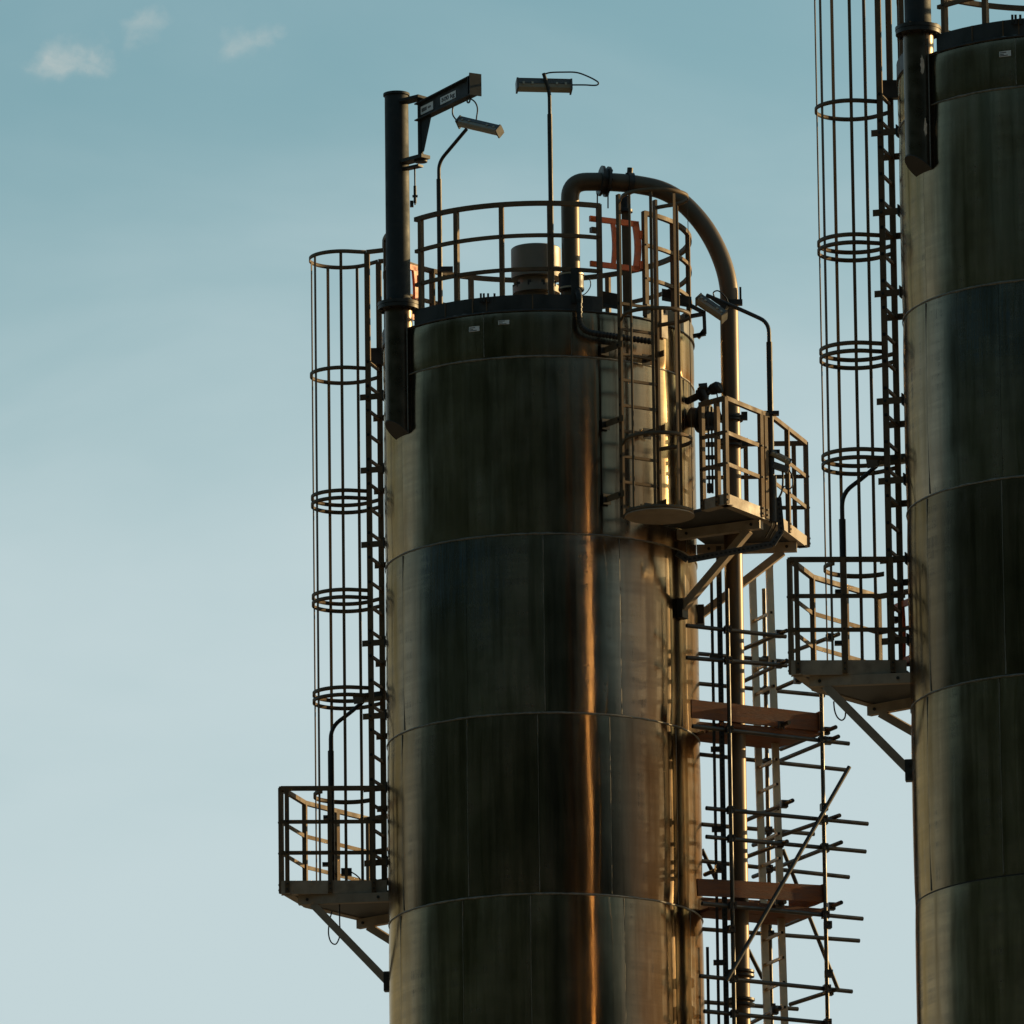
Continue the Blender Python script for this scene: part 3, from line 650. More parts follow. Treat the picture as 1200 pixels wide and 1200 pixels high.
# ------------------------------------------------------------------ caged ladders
def caged_ladder(name_label, base_xy, lat, out, z_bot, z_top_l, z_rung0, pitch, half, hoops, straps, cage_c, cage_r, brackets, strap_bot, stand, stile=(.028, .062), top_l=None):
    c = L(base_xy[0], base_xy[1], 0); lat = Vector((lat[0], lat[1], 0)).normalized(); out = Vector((out[0], out[1], 0)).normalized()
    t = thing('caged_ladder', name_label, 'ladder', Vector((c.x, c.y, z_bot)), 'caged ladders')
    pN, pF = c - lat * half, c + lat * half
    for p in (pN, pF):
        b = MB(); b.bar(Vector((p.x, p.y, z_bot)), Vector((p.x, p.y, z_top_l if p is pN or top_l is None else top_l)), stile[0], stile[1], up=out); s = b.obj('stile', 'galv', t)
    z = z_rung0; rd = None
    while z < z_top_l - 1.05:
        if z > z_bot + .05:
            if rd is None:
                b = MB(); b.bar(c + Vector((0, 0, z)) - lat * (half + .019), c + Vector((0, 0, z)) + lat * (half + .019), .03, .03, cap_mi=1); rd = b.obj('rung', ('galv', 'hole'), t); zr0 = z
            else:
                o = rd.copy(); COL.objects.link(o); o.location = rd.location + Vector((0, 0, z - zr0)); o.parent = t
        z += pitch
    def cage_pt(al, r=cage_r):
        return c + out * (cage_c + r * math.cos(al)) + lat * r * math.sin(al)
    for hz, dbl in hoops:
        pts = [pN + out * .01] + [cage_pt(R_(a)) for a in range(-126, 127, 7)] + [pF + out * .01]
        pts = [p + Vector((0, 0, hz)) for p in pts]
        pts = crs(pts, 2)
        for k, zo in enumerate((0, .085) if dbl else (0,)):
            b = MB(); b.sweep([p + Vector((0, 0, zo)) for p in pts], RECT(.008, .045), zv, smooth=True); b.obj('hoop', 'galv', t)
    for al, zt_ in straps:
        p = cage_pt(R_(al), cage_r - .008); dd = (cage_pt(R_(al)) - cage_pt(R_(al), 0)).normalized()
        b = MB(); b.bar(Vector((p.x, p.y, strap_bot)), Vector((p.x, p.y, zt_)), .034, .008, up=dd); b.obj('cage_strap', 'galv', t)
    for zb in brackets:
        for p, s, dz in ((pN, -1, 0), (pF, 1, -.13 if len(brackets) > 4 else -.04)):
            q = p + lat * s * .03 + Vector((0, 0, zb + dz))
            b = MB(); b.bar(q + out * .09, q - out * stand, .008, .07, up=zv); o = b.obj('bracket', 'galv', t)
            b = MB(); b.box(q - out * stand, lat * .05, out * .006, zv * .06); b.obj('pad', 'galv_dark', o)
            bolt(q + lat * s * .005, lat * s, o, .016)
    return t
LN, LF = Vector((-201, 36, 0)), Vector((-188, 80, 0)); lm = (LN + LF) / 2; ll = (LF - LN).normalized(); lo = Vector((-ll.y, ll.x, 0))
yN = 36
z_lt = Q(427.7, 296, yN).z
lp_floor = Q(386, 1047, 24).z
zq = lambda py, y=58, px=400: Q(px, py, y).z
hl = [(z_top - .0, False)] + [(Q(363, y, 80).z, k > 1) for k, y in ((1, 443), (2, 595), (3, 711), (4, 825))]
zrung = Q(433, 538.4, yN).z
lad1 = caged_ladder('tall caged ladder on the left side of the left silo', (lm.x, lm.y), ll, lo, lp_floor + .02, z_lt, zrung - .285 * 20, .285, 23 * U,
    hl, [(-105, hl[0][0]), (-50, hl[0][0]), (0, hl[0][0]), (46, hl[0][0]), (100, hl[0][0])], 38 * U, 39 * U,
    [Q(431, y, yN).z for y in (466, 551.7, 638.8, 754.4, 840, 925, 1012)], lp_floor + .05, .19)
b = MB(); q = L(LF.x + 2, LF.y - 6, Q(452, 418, 75).z); b.prism([(q.x - .12, q.y - .05), (q.x + .12, q.y - .05), (q.x + .12, q.y + .05), (q.x - .12, q.y + .05)], q.z - .1, q.z + .09); b.obj('landing_bracket', 'galv_dark', lad1)
for a_, th_ in ((L(LN.x, LN.y, z_top), -98.5), (L(LF.x, LF.y, z_top), 245)):       # grab rails from the stile tops to the roof rail
    b = MB(); b.bar(a_, polar(th_, RR, z_top), .04, .045, up=zv); b.obj('grab_rail', 'galv', lad1)
pz = Q(371, 935, 80).z
b = MB(); c_ = L(lm.x, lm.y, 0); b.sweep([c_ + lo * (38 * U + 39 * U * math.cos(R_(a))) + ll * 39 * U * math.sin(R_(a)) + Vector((0, 0, pz)) for a in range(-60, 121, 8)], RECT(.008, .05), zv, smooth=True); b.obj('hoop', 'galv', lad1)

fm = Vector((116, -178.6, 0)); fl = Vector((.839, .545, 0)); fo = Vector((.545, -.839, 0))
hf = [(Q(763, 222, -249).z, False), (Q(760, 361, -249).z, False), (Q(760, 507, -249).z, False), (Q(767, 593, -249).z, False)]
lad2 = caged_ladder('short caged ladder on the front of the left silo, right of the golden streak', (fm.x, fm.y), fl, fo, Q(727, 606, -192).z, Q(725, 228, -192).z, Q(725, 565, -192).z - .29, .2925, 25.6 * U,
    hf, [(-84, hf[0][0]), (-41, hf[0][0]), (2, hf[0][0]), (57, hf[0][0]), (104, hf[0][0])], 38 * U, 39 * U, [Q(723, y, -192).z for y in (405, 492, 580)], hf[3][0] - .02, .27)
b = MB(); cc = L(fm.x, fm.y, 0) + fo * 38 * U; b.lathe(cc + Vector((0, 0, hf[3][0])), [(0, -.035), (39 * U + .012, -.035), (39 * U + .012, -.022), (0, -.022)], 40); b.obj('landing_plate', 'toe', lad2)

# ------------------------------------------------------------------ platforms
def platform(label, corners, inner, z_floor, z_rails, z_toe_top, post_pts, open_from=0, brackets=(), holes=None):
    """corners: outer rail corners in order (world xy), inner: two points on the shell closing the floor"""
    t = thing('platform', label, 'platform', Vector((corners[0].x, corners[0].y, z_floor)), 'side platforms')
    P2 = [Vector((p.x, p.y, 0)) for p in corners]; I2 = [Vector((p.x, p.y, 0)) for p in inner]
    poly = P2 + I2
    cen = sum(poly, Vector((0, 0, 0))) / len(poly)
    shr = [cen + (p - cen) * .93 for p in poly]
    b = MB(); b.prism([(p.x, p.y) for p in shr], z_floor + .012, z_floor + .05); b.obj('floor', 'vessel', t)
    for a, c in zip(P2, P2[1:]):
        d = (c - a).normalized()
        b = MB(); b.bar(a + zv * (z_floor + z_toe_top) / 2, c + zv * (z_floor + z_toe_top) / 2, .008, z_toe_top - z_floor, up=zv); b.obj('toe_board', 'toe', t)
        b = MB(); n_ = d.cross(zv)
        if n_.dot(cen - a) < 0: n_ = -n_
        b.bar(a + n_ * .05 + zv * (z_floor + .006), c + n_ * .05 + zv * (z_floor + .006), .1, .01, up=zv); b.obj('floor_angle', 'toe', t)
    for k, z in enumerate(z_rails):
        for a, c in zip(P2, P2[1:]):
            d = (c - a).normalized()
            b = MB(); b.bar(a + zv * z, c + zv * z, .045 if k == 0 else .012, .05 if k == 0 else .045, up=zv); b.obj('rail', 'galv', t)
    for p, d in post_pts:
        b = MB(); b.bar(Vector((p.x, p.y, z_floor + .01)), Vector((p.x, p.y, z_rails[0] + .01)), .05, .05, up=d); o = b.obj('post', 'galv', t)
        for z in (z_rails[1], z_rails[2], z_floor + .05, z_floor + .11): bolt(Vector((p.x, p.y, z)) + Vector(d).normalized() * .026, d, o, .012)
    for th, r0, r1, zf, w_ in brackets:                     # beam and raking brace to the shell
        rd = polar(th, 1, 0) - polar(th, 0, 0); tg = rd.cross(zv).normalized(); zb = z_floor - .055
        b = MB(); b.bar(polar(th, r0, zb), polar(th, r1, zb), w_, .105, up=zv); o = b.obj('bracket_beam', 'toe', t)
        for f_ in (.12, .9): bolt(polar(th, r0 + (r1 - r0) * f_, zb) - tg * w_ / 2, -tg, o, .018); bolt(polar(th, r0 + (r1 - r0) * f_, zb) + tg * w_ / 2, tg, o, .018)
        b = MB(); b.bar(polar(th, RAD + .03, zf), polar(th, r1 - .16, zb - .05), w_ * .9, .085, up=rd); o = b.obj('brace', 'toe', t)
        b = MB(); b.box(polar(th, RAD + .035, zf), tg * w_ * .75, rd * .035, zv * .11); o2 = b.obj('foot_plate', 'galv_dark', o)
        for s in (-1, 1): bolt(polar(th, RAD + .02, zf + .05 * s) - tg * w_ * .76, -tg, o2, .02)
    return t
# left platform
yF = 24
c0 = Q(329, 924, yF); c1 = HZ(c0, 357, 941); c2 = HZ(c0, 432, 960); cR = HZ(c0, 452, 923.5)
c3 = polar(-140, RAD + .08, c0.z)
inn = [polar(-128, RAD + .02, 0), polar(-112, RAD + .02, 0), polar(-99, RAD + .02, 0)]
zrl = [c0.z, Q(386, 962.5, yF).z, Q(386, 998.8, yF).z]
fr = (0, -1, 0); sdv = (-.95, .3, 0)
pp = [(Q(336, 924, yF), fr), (Q(386, 924, yF), fr), (Q(437, 924, yF), fr), (c0 + Vector((0, .03, 0)), sdv), (c1, sdv), (c2, (-.7, .7, 0)), ((c1 + c2) / 2, (-.75, .7, 0))]
outer = [cR, c0, c1, c2, c3]
plat1 = platform('left platform of the left silo, with posts, rails and two raking braces', outer, inn, lp_floor, zrl, Q(386, 1031.4, yF).z, pp,
    brackets=((-97, RAD, 290 * U, Q(456, 1150, 20).z, .07), (-130, RAD, 288 * U, Q(456, 1123, 100).z, .07)))
# right platform (left silo)
yC = -220
d0 = Q(849.5, 466.5, yC); d1 = HZ(d0, 906, 489.5); d2 = HZ(d0, 944, 519.5); dL = HZ(d0, 820, 474.5)
dB = Vector((AX + 195 * U, d2.y, d0.z))
fl2 = Q(850, 591, yC).z
pr2 = [(dL + Vector((.02, -.02, 0)), (-.7, -.7, 0)), (d0 + (dL - d0) * .33, (-.7, -.7, 0)), (d0, (.7, -.7, 0)), (d0 + (d1 - d0) * .73, (.7, -.7, 0)), (d0 + (d1 - d0) * .82, (.7, -.7, 0)), (d1 + (d2 - d1) * .42, (.95, -.3, 0)), (d2, (.95, .2, 0)), (d2 + (dB - d2) * .12, (0, 1, 0)), (d2 + (dB - d2) * .6, (0, 1, 0))]
plat2 = platform('right platform wrapped round the arching pipe of the left silo', [dL, d0, d1, d2, dB], [polar(80, RAD + .02, 0), polar(62, RAD + .02, 0), polar(45, RAD + .02, 0)], fl2,
    [d0.z, Q(849.5, 506, yC).z, Q(849.5, 543, yC).z], Q(850, 578, yC).z, pr2,
    brackets=((61, RAD, 292 * U, Q(800, 714, -88).z, .09), (86, RAD, 300 * U, Q(822, 722, -8).z, .09)))

# lamp posts on the platforms
def bent_lamp(label, pts_px, ybase, head, hdir, hup, zbase, r=.035, tops=.45):
    p = Q(*pts_px[0], ybase); t = thing('lamp_post', label, 'lamp post', Vector((p.x, p.y, zbase)), 'lamp posts')
    up = Q(*pts_px[1], ybase); b = MB(); b.tube([Vector((p.x, p.y, zbase)), Vector((p.x, p.y, up.z))], r, 12); b.obj('pole', 'galv_dark', t)
    pts = [Vector((p.x, p.y, up.z - .02)), Vector((p.x, p.y, Q(*pts_px[2], ybase).z))] + [Q(a, c, ybase + d) for a, c, d in pts_px[3:]]
    b = MB(); b.tube(fillet(pts, .2), r * .68, 12); b.obj('arm', 'galv_dark', t)
    return t
l3 = bent_lamp('bent lamp post standing on the left platform of the left silo', [(388.7, 1000), (388.5, 880), (389, 852), (411, 835, 6), (430, 818, 10)], 62, None, None, None, lp_floor + .05)
lamp_head(l3, Q(437, 817, 74), Q(448, 815, 90) - Q(424, 818, 60), .55, .13, .1, up=(-.3, -.4, -.8))
b = MB(); q = Q(406, 1022, 70); b.box(q, (.06, 0, 0), (0, .04, 0), (0, 0, .04)); b.obj('junction_box', 'black', l3)
b = MB(); b.box(Q(384, 1013, 58), (.06, 0, 0), (0, .04, 0), (0, 0, .02)); b.box(Q(384, 958, 58), (.05, 0, 0), (0, .04, 0), (0, 0, .02)); b.obj('pole_bracket', 'galv_dark', l3)
cable(l3, [Q(412, 1022, 70), Q(418, 1026, 70), Q(422, 1031, 72), Q(420, 1040, 75)], .008)
cable(l3, [Q(398, 1050, 40), Q(398, 1080, 40), Q(398.5, 1095, 40), Q(394, 1106, 40), Q(388, 1104, 40), Q(385, 1094, 40), Q(386, 1080, 40), Q(389, 1068, 40)], .008)
yp = (d1.y - YS) / U - 8
l4 = bent_lamp('tall bent lamp post on the right platform, reaching toward the arching pipe', [(904.3, 560), (899.5, 401), (898, 378), (872, 364.5, 12), (828, 346, 25)], yp, None, None, None, Q(905, 610, yp).z, .034)
la = Q(847, 370, yp + 12) - Q(819, 351, yp + 22); lamp_head(l4, Q(833.5, 361.5, yp + 16), la, la.length * 1.1, .15, .1, up=(-.35, -.35, -.8))
b = MB(); b.bar(Q(836, 350, yp + 20), Q(852, 361, yp + 14), .07, .05); b.obj('mounting_rail', 'galv_dark', l4)
cable(l4, [Q(838, 350, yp + 18), Q(836, 343, yp + 18), Q(842, 341, yp + 18), Q(850, 348, yp + 18), Q(853, 354, yp + 18)], .008)
b = MB(); a0 = Q(905, 566, yp); b.tube([Vector((a0.x, a0.y, Q(905, 612, yp).z)), Vector((a0.x, a0.y, Q(904, 558, yp).z))], .05, 12); b.obj('pole_socket', 'galv_dark', l4)
for py in (484.5, 530): 
    b = MB(); b.box(Q(904 + (py - 484) * .02, py, yp), (.085, 0, 0), (0, .05, 0), (0, 0, .02)); b.obj('pole_bracket', 'blackmetal', l4)
la = Q(926, 541, yp + 4) - Q(903, 529.5, yp - 4); lamp_head(l4, Q(914, 536, yp), la, la.length, .09, .06)
b = MB(); b.bar(Q(906, 545, yp), Q(924, 551, yp), .07, .07); b.obj('driver_box', 'lamp', l4)
cable(l4, [Q(917, 551, yp), Q(917.5, 562, yp), Q(916.5, 575, yp), Q(913, 583, yp)], .012)
cable(l4, [Q(924, 550, yp), Q(928.5, 558, yp), Q(929, 568, yp), Q(925, 573, yp), Q(919, 570, yp), Q(914, 582, yp)], .008)
cable(l4, [Q(901, 541, yp), Q(898.5, 548, yp), Q(899, 556, yp)], .008)
for o_ in (0, 5): cable(l4, [Q(904 + o_, 610, yp), Q(904 + o_, 616, yp), Q(900 + o_, 624, yp + 3), Q(897 + o_, 630, yp + 6)], .009)

# ------------------------------------------------------------------ orange safety gates
def gate(label, pa, pb, zt_, zb_, hinge_out=.05):
    t = thing('safety_gate', label, 'gate', Vector((pb.x, pb.y, zb_)), 'orange safety gates')
    a, c = Vector((pa.x, pa.y, 0)), Vector((pb.x, pb.y, 0)); d = (c - a).normalized(); ln = (c - a).length
    for z, nm in ((zt_, 'top_bar'), (zb_, 'bottom_bar')):
        b = MB(); b.bar(a + zv * z, c + zv * z, .035, .062, up=zv); b.obj(nm, 'orange', t)
    h = zt_ - zb_
    b = MB(); b.sweep([a + d * (ln * .47 + .02 * math.sin(math.pi * i / 8)) + zv * (zb_ + h * i / 8) for i in range(9)], RECT(.05, .03), d.cross(zv)); b.obj('upright', 'orange', t)
    b = MB(); b.sweep([c - d * (.04 - .03 * math.sin(math.pi * i / 8)) + zv * (zb_ - .02 + (h + .04) * i / 8) for i in range(9)], RECT(.075, .035), d.cross(zv)); b.obj('hinge_stile', 'orange', t)
    for z in (zb_ + .05, zt_ - .12):
        b = MB(); b.box(c + d * hinge_out + zv * z, d * .05, d.cross(zv) * .025, zv * .045); b.obj('hinge', 'orange', t)
    b = MB(); b.box(a + d * .05 + zv * (zt_ - .13), d * .04, d.cross(zv) * .03, zv * .03); b.obj('latch', 'galv_dark', t)
    return t
ga, gb = Q(691, 252, -160), Q(748, 262, -130)
gate('orange safety gate at the roof opening above the front ladder', ga, gb, (Q(691, 254, -160).z + Q(747, 265, -130).z) / 2, (Q(691, 308.5, -160).z + Q(747, 316, -130).z) / 2)
g2 = gate('orange safety gate half hidden behind the davit crane post', L(-176, 26, 0), L(-143, 68, 0), Q(484, 314, 62).z, Q(484, 372, 62).z)

# ------------------------------------------------------------------ hose, bracket frame, lifting lug on the right of the roof edge
hose = thing('cable_hose', 'black corrugated cable hose bending along the top edge of the silo', 'hose', Q(679, 381, -183))
hp = fillet([Q(676, 338, -175), Q(679, 346, -188), Q(679, 388, -189), Q(712, 393, -180), Q(769, 401, -150)], .16, 8)
b = MB(); b.tube(crs(hp, 2), .03, 10); b.obj('hose', 'black', hose)
acc = 0
for a, c in zip(hp, hp[1:]):
    n = max(1, int((c - a).length / .045))
    for j in range(n):
        q = a + (c - a) * j / n; b = MB(); b.lathe(q, [(.028, -.008), (.037, -.008), (.037, .008), (.028, .008)], 10, ax=(c - a)); b.obj('rib', 'galv_dark', hose)
b = MB(); b.box(Q(674, 335, -178), (.045, 0, 0), (0, .02, 0), (0, 0, .2)); b.obj('bracket', 'galv_dark', hose)
lug = thing('lifting_lug', 'rounded lifting lug with a hole at the silo top edge', 'lug', polar(52, RAD, Q(778, 395, -112).z))
b = MB(); q = polar(52, RAD + .02, 0); zt0, zb0 = Q(778, 366, -112).z, Q(778, 397, -112).z; rd = polar(52, 1, 0) - polar(52, 0, 0); tg = Vector((-rd.y, rd.x, 0))
pts = [q - tg * .055 + zv * zb0, q + tg * .055 + zv * zb0] + [q + tg * .055 * math.cos(a) + zv * (zt0 + .055 * math.sin(a)) for a in np.linspace(0, math.pi, 9)]
n = len(pts); b.add([p + rd * .02 for p in pts] + [p for p in pts], [tuple(range(n)), tuple(reversed(range(n, 2 * n)))] + [(i, n + i, n + (i + 1) % n, (i + 1) % n) for i in range(n)]); b.obj('plate', 'toe', lug)
b = MB(); b.lathe(q + rd * .0215 + zv * zt0, [(0, 0), (.022, 0), (.022, -.01)], 14, ax=rd); b.obj('hole', 'hole', lug)
fr_ = thing('cable_bracket', 'small open steel frame jutting from the right roof edge', 'bracket', Q(806, 372, -60))
for a, c in (((802, 372), (824, 368)), ((825, 366), (826, 391)), ((812, 394), (827, 391)), ((818, 396), (826, 386)), ((790, 348), (826, 367)), ((782, 342), (795, 352))):
    b = MB(); b.bar(Q(*a, -60), Q(*c, -60), .05, .04); b.obj('bar', 'galv_dark', fr_)
for (px, py, hx, hz_) in ((786, 347, .10, .05), (803, 353, .07, .045), (716, 352, .10, .07)):
    b = MB(); b.box(Q(px, py, -70 if px > 750 else -150), (hx, 0, -hx * .2), (0, .08, 0), (0, 0, hz_)); b.obj('box', 'blackmetal', fr_)

# level instrument on a nozzle, and the nozzle with valve beside the pipe
ins = thing('level_instrument', 'black level transmitter on a short nozzle above the right platform', 'instrument', Q(812, 468, -60))
b = MB(); b.tube([Q(804, 471, -55), Q(824, 461, -70)], .04, 12); b.obj('nozzle', 'galv_dark', ins)
dirn = (Q(824, 461, -70) - Q(804, 471, -55)).normalized()
for px, py, r in ((821, 463, .075), (825, 461, .075)): b = MB(); b.lathe(Q(px, py, -70), [(0, -.014), (r, -.014), (r, .014), (0, .014)], 16, ax=dirn); b.obj('flange', 'blackmetal', ins)
b = MB(); b.tube([Q(822, 454, -70), Q(826, 469, -70)], .05, 12); b.tube([Q(819, 455, -70), Q(829, 454, -70)], .055, 12); b.obj('valve_body', 'blackmetal', ins)
b = MB(); b.lathe(Q(838, 455, -70), [(0, -.075), (.05, -.07), (.066, -.03), (.066, .04), (.045, .07), (0, .075)], 18, ax=(.8, -.5, .3)); b.obj('transmitter_head', 'black', ins)
b = MB(); b.tube([Q(829, 461, -70), Q(836, 456, -70)], .03, 10); b.tube([Q(842, 450, -70), Q(845, 460, -70)], .035, 10); b.obj('neck', 'blackmetal', ins)
cable(ins, [Q(840, 461, -70), Q(842, 473, -72), Q(844, 484, -72), Q(848, 492, -66)], .008)
noz = thing('inlet_nozzle', 'short flanged inlet nozzle with a valve between silo and pipe', 'nozzle', Q(816, 490, -55))
b = MB(); b.tube([Q(810, 489, -50), Q(826, 491, -58)], .115, 20); b.obj('nozzle', 'pipe', noz)
dn_ = (Q(826, 491, -58) - Q(810, 489, -50)).normalized()
for px in (822, 828): b = MB(); b.lathe(Q(px, 490.5, -57), [(.08, -.012), (.165, -.012), (.165, .012), (0, .012)], 22, ax=dn_); b.obj('flange', 'galv_dark', noz)
b = MB(); b.tube([Q(828, 491, -58), Q(842, 493, -60)], .09, 16); b.obj('valve', 'blackmetal', noz)
for px in (830, 834):
    b = MB(); a = Q(px, 500, -78); b.bar(Vector((a.x, a.y, Q(px, 477, -78).z)), Vector((a.x, a.y, Q(px + 1, 578, -78).z)), .022, .03); b.obj('guide_rod', 'blackmetal', noz)
for py in (502, 511, 536, 548): b = MB(); b.box(Q(832, py, -80), (.055, 0, 0), (0, .03, 0), (0, 0, .02)); b.obj('clip', 'blackmetal', noz)
b = MB(); b.box(Q(832, 572, -79), (.035, 0, 0), (0, .03, 0), (0, 0, .05)); b.obj('weight', 'black', noz)

# perforated cable trays
def tray(parent, pts, wd=.07, dep=.03, nrm=(0, -1, 0), hole_step=.05):
    for a, c in zip(pts, pts[1:]):
        b = MB(); b.bar(a, c, dep, wd, up=Vector((c - a)).cross(Vector(nrm))); b.obj('tray_length', 'galv_dark', parent)
        d = (c - a); n = int(d.length / hole_step); b = MB(); nn = Vector(nrm)
        if n < 1: continue
        sd = d.normalized().cross(nn).normalized()
        for j in range(n):
            q = a + d * ((j + .5) / n) + nn * (dep / 2 + .001); b.box(q, d.normalized() * hole_step * .28, sd * wd * .16, nn * .0008)
        o = b.obj('perforation', 'hole', parent); o['kind'] = 'stuff'
tr = thing('cable_tray', 'perforated cable tray bent under the right platform', 'cable tray', Q(806, 656, -150))
tray(tr, [Q(912, 583, yp), Q(915.5, 622, yp), Q(905, 638, yp - 2), Q(806, 656, -150), Q(793, 648, -150)])
tr2 = thing('cable_tray', 'upright perforated cable tray and rail left of the downpipe', 'cable tray', Vector((Q(843, 800, -95).x, YS - 95 * U, 0)))
q0 = Q(843, 700, -95); q1 = Vector((q0.x, q0.y, Q(842.5, 640, -95).z)); q2 = Vector((q0.x, q0.y, zr[4] - hc))
tray(tr2, [q2, q1], .06, .03)
b = MB(); b.bar(Vector((q0.x, q0.y, 0)), q2, .06, .03, up=(0, 1, 0)); b.obj('tray_length', 'galv_dark', tr2)
q = Q(834, 700, -90); b = MB(); b.bar(Vector((q.x, q.y, 0)), Vector((q.x, q.y, Q(834, 668, -90).z)), .034, .034, up=(0, 1, 0)); b.obj('rail', 'galv_dark', tr2)
for py in (672, 770, 878, 972, 1128):
    b = MB(); b.box(Q(838 + (py - 700) * .0125, py, -92), (.07, 0, 0), (0, .025, 0), (0, 0, .028)); b.obj('clamp', 'blackmetal', tr2)
q = Q(829, 1110, -30); b = MB(); b.bar(Vector((q.x, q.y, 0)), Vector((q.x, q.y, Q(828, 1110, -30).z)), .034, .034, up=(0, 1, 0)); b.obj('rail', 'galv_dark', tr2)

# ------------------------------------------------------------------ scaffold
KF = .546
def PV(px, py, x0, y0):                                  # pixel onto the upright plane through local (x0, y0) that runs along the scaffold
    d = ray(px, py); X0, Y0 = AX + x0 * U, YS + y0 * U
    t = (Y0 + KF * (CAM.x - X0) - CAM.y) / (d.y - KF * d.x); return CAM + d * t
FP = lambda px, py: PV(px, py, 218, -100)
BP = lambda px, py: PV(px, py, 262, 62)
TR = .0242
sf = thing('scaffold', 'tube scaffold with timber boards between the two silos', 'scaffold', L(300, -20, 0))
def stube(name, a, c, r=TR):
    b = MB(); b.tube([a, c], r, 10, cap_mi=1); return b.obj(name, ('tube', 'hole'), sf)
def standard(p, ztop):
    stube('standard', Vector((p.x, p.y, 0)), Vector((p.x, p.y, ztop)))
s1 = FP(855.5, 900); s2 = FP(964, 900); s3 = BP(899, 900)
s1 = s1 + Vector((.0, -.052, 0)); s2 = s2 + Vector((0, -.052, 0)); s3 = s3 + Vector((0, .052, 0))
standard(s1, Q(854, 690, (s1.y - YS) / U).z); standard(s2, Q(961, 812, (s2.y - YS) / U).z); standard(s3, Q(895, 690, (s3.y - YS) / U).z)
front = [((804.5, 733), (921, 746)), ((804.5, 770.7), (922, 780)), ((811.5, 851), (995, 871.5)), ((827.5, 947), (1017, 965.5)), ((827.5, 980.5), (1014.5, 998)), ((822.5, 1058.7), (1011, 1076.7)), ((820, 1143.7), (998.5, 1162)), ((825, 1185), (970, 1199))]
back = [((818, 801), (966, 815)), ((820, 884), (993, 902.5)), ((822.5, 966), (954, 977.5)), ((822.5, 1009), (995, 1028)), ((822.5, 1088.7), (1007, 1102.5)), ((822, 1174), (935, 1182.5)), ((818, 766), (930, 776))]
def coupler(p):
    b = MB(); b.box(p, (.038, .01, 0), (-.01, .045, 0), (0, 0, .04)); o = b.obj('coupler', 'blackmetal', sf)
    bolt(p + Vector((.03, -.045, .02)), (.3, -1, 0), o, .016)
for (a, c) in front:
    A, B_ = FP(*a), FP(*c); stube('ledger', A, B_)
    for s in (s1, s2):
        t = (s.x - A.x) / (B_.x - A.x)
        if 0 < t < 1: q = A + (B_ - A) * t; coupler(Vector((s.x, (q.y + s.y) / 2, q.z)))
for (a, c) in back:
    A, B_ = BP(*a), BP(*c); stube('ledger', A, B_)
    t = (s3.x - A.x) / (B_.x - A.x)
    if 0 < t < 1: q = A + (B_ - A) * t; coupler(Vector((s3.x, (q.y + s3.y) / 2, q.z)))
trans = [((870, 761), (922, 739)), ((925, 765), (983, 743)), ((870, 799), (922, 774)), ((911, 807), (940, 794.5)), ((866, 866), (925, 846.5)), ((915, 878), (979.5, 852)), ((915, 891), (982.6, 863)),
    ((872.5, 962), (929, 938)), ((882.5, 990.5), (984, 955.5)), ((872.5, 1005), (922.5, 986)), ((882.5, 1027.5), (986, 987)), ((876, 1072), (920, 1057)), ((921, 1084), (986, 1057.5)), ((926, 1177), (982, 1159)), ((878, 1200), (914, 1181)), ((826, 1025), (846, 1016.5))]
for a, c in trans:
    A = FP(*c) + Vector((-.03, -.12, 0)); d = ray(*c); A = CAM + d * (A.y / d.y)
    B_ = HZ(A, *a); stube('transom', B_, A)
    q = A + (B_ - A) * .18; coupler(q)
for a, c, fn in (((995, 901), (851, 1152), FP), ((917.5, 994), (982.5, 1159), BP), ((822.5, 994), (839, 1029), BP), ((877, 1112), (894, 1146), BP)):
    o_ = Vector((0, -.11 if fn is FP else .06, 0)); stube('brace', fn(*a) + o_, fn(*c) + o_)
for px, py, fn in ((965.5, 947, FP), (971, 1142, FP), (970, 1085, FP), (857, 1090, FP)): coupler(fn(px, py) + Vector((0, -.05, 0)))
def board(a, c, wd, ht, name='plank'):
    b = MB(); d = (c - a).normalized(); n = 7
    b.sweep([a + (c - a) * (i / (n - 1)) + Vector((0, 0, random.uniform(-.004, .004))) for i in range(n)], RECT(wd, ht), zv); return b.obj(name, 'wood', sf)
kd = Vector((1, KF, 0)).normalized(); kp = Vector((KF, -1, 0)).normalized()      # along the scaffold, and toward the camera
for tl, tr_, ht, (fx, fy) in (((813, 829), (961, 845), .205, (888, 868)), ((820, 1038.5), (966, 1046.5), .19, (880, 1066))):
    A, B_ = FP(*tl) - kp * .06, FP(*tr_) - kp * .06
    board(A, B_, .03, ht, 'toe_board')
    e = B_ + kd * .02; board(e + kp * .04 + zv * .01, e - kp * .75 + zv * .01, .03, ht * 1.05, 'end_board')
    board(A - kp * .95 + kd * .1, B_ - kp * .95, .03, ht * .9, 'toe_board')
    zf = A.z - ht / 2 - .03
    m0 = A + kd * .45; m1 = B_ - kd * .02
    for i in range(4):
        o_ = -kp * (.12 + .225 * i); p, q = m0 + o_ + kd * random.uniform(-.08, .1), m1 + o_ + kd * random.uniform(-.06, .05)
        p.z = q.z = zf + random.uniform(-.004, .004); board(p, q, .215, .038)
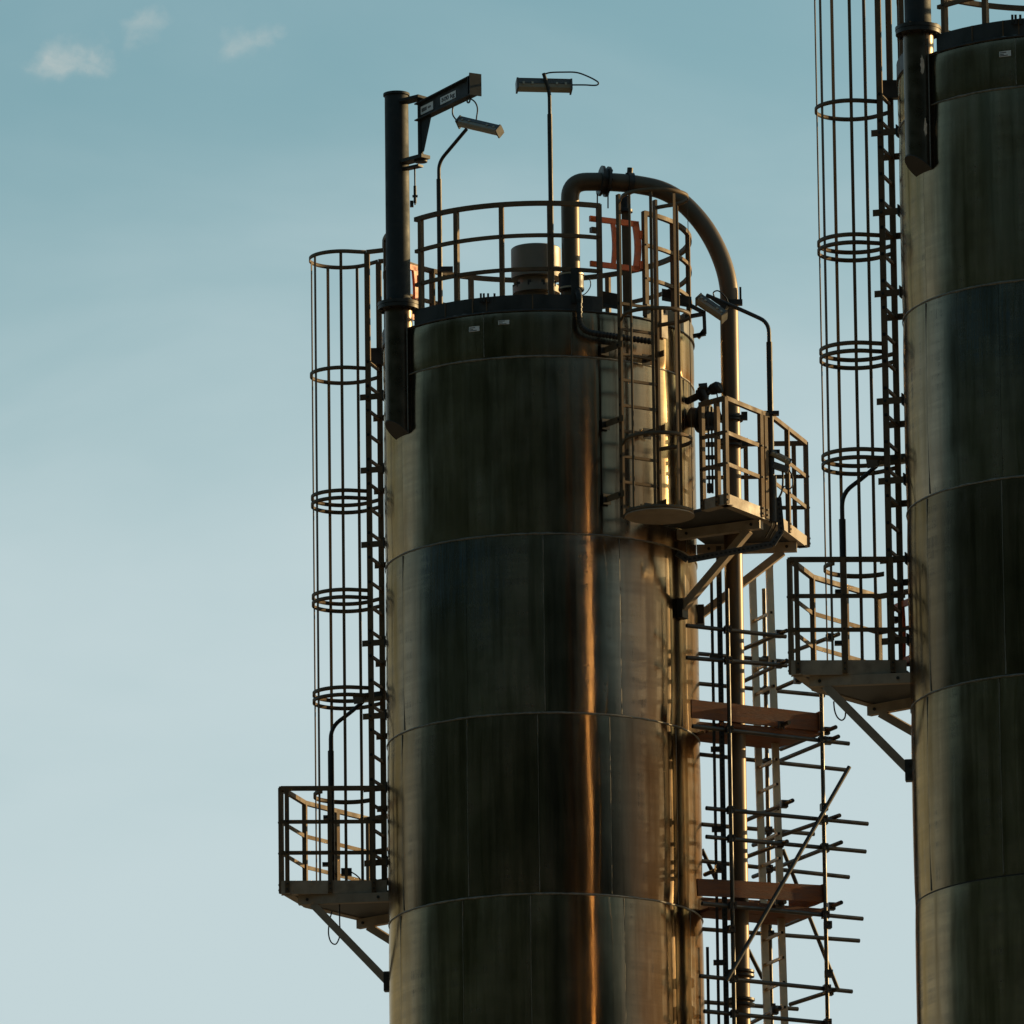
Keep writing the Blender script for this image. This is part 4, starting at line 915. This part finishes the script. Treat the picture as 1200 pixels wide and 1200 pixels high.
# aluminium ladder leaning inside the scaffold
al = thing('scaffold_ladder', 'long aluminium ladder leaning inside the scaffold', 'ladder', L(270, 0, 0))
yA = 10
tR = Q(901.4, 664, yA); tL = HZ(tR, 881.6, 674.5); bR = Q(918.5, 1170, yA - 8); bL = HZ(bR, 898.5, 1176)
def ext(a, c): d = c - a; return a + d * (a.z / -d.z)
fR, fL = ext(tR, bR), ext(tL, bL); acr = (tR - tL).normalized()
for a, c in ((tR, fR), (tL, fL)):
    b = MB(); b.bar(c, a, .030, .082, up=(acr.cross(Vector((0, 0, 1))))); o = b.obj('stile', 'alu', al)
    b = MB(); dd = (a - c).normalized(); b.bar(a, a + dd * .03, .034, .086, up=(acr.cross(Vector((0, 0, 1))))); b.obj('end_cap', 'black', o)
n = int((tR - fR).length / .285); rg = None
for j in range(1, n):
    t = (.25 + .285 * j) / (tR - fR).length; a, c = tL + (fL - tL) * t, tR + (fR - tR) * t
    if rg is None: b = MB(); b.bar(a - acr * .018, c + acr * .018, .03, .03, cap_mi=1); rg = b.obj('rung', ('alu', 'hole'), al); a_0 = a
    else: o = rg.copy(); COL.objects.link(o); o.parent = al; o.location = rg.location + (a - a_0)

# ------------------------------------------------------------------ the second silo and what stands on it
silo2 = dup(silo, T2, 'nearer stainless steel silo cut off by the right picture edge')
for (px, py, w_, h_) in ((1081, 76, 5, 22), (1084.5, 149, 4.5, 20)):     # bare patches on its sleeve
    c = L(SC.x, SC.y, 0) + T2; d = ray(px, py); r = SR + .003
    best = None
    for k in range(4000):
        q = CAM + d * ((c.y - .4 + k * .0002) / d.y)
        if (Vector((q.x, q.y)) - Vector((c.x, c.y))).length < r: best = q; break
    if best is None: continue
    rdm = random.Random(px); a0 = math.atan2(best.y - c.y, best.x - c.x); pts = []
    outl = []
    for i in range(18):
        a = 2 * math.pi * i / 18; k = rdm.uniform(.72, 1.2); outl.append((math.cos(a) * w_ * .5 * .0088 * k, math.sin(a) * h_ * .5 * .0088 * k * (1 if abs(math.sin(a)) > .6 else 1.1)))
    vs = [Vector((c.x + math.cos(a0 + x / r) * r, c.y + math.sin(a0 + x / r) * r, best.z + y)) for x, y in outl]
    b = MB(); b.add(vs, [tuple(range(18))])
    slv = [o for o in silo2.children if o.name.startswith('davit_sleeve')][0]
    b.obj('bare_patch', 'patch', slv)
dup(rail, T2, 'guardrail round the roof of the cropped silo at the top edge')
dup(davit, T2, 'dark davit crane post standing in the sleeve of the cropped right silo')
dup(lad1, T2, 'tall caged ladder on the left side of the cropped right silo')
dup(plat1, T2, 'left platform of the cropped right silo, over the scaffold end')
l5 = dup(l3, T2, 'bent lamp post standing on the left platform of the right silo', skip=('cable', 'junction_box'))
Q2 = lambda px, py: P(px, py, YS + T2.y + .4)
cable(l5, [Q2(977, 822), Q2(978, 832), Q2(981, 840), Q2(986, 844), Q2(990, 841), Q2(991, 834)], .008)
o = L(-176, 60, 0) + T2
gate('orange safety gate at the wall end of the right silo platform', L(-196, 100, 0) + T2, L(-176, 60, 0) + T2, Q(436, 962, 60).z - .05 , Q(436, 1028, 60).z)
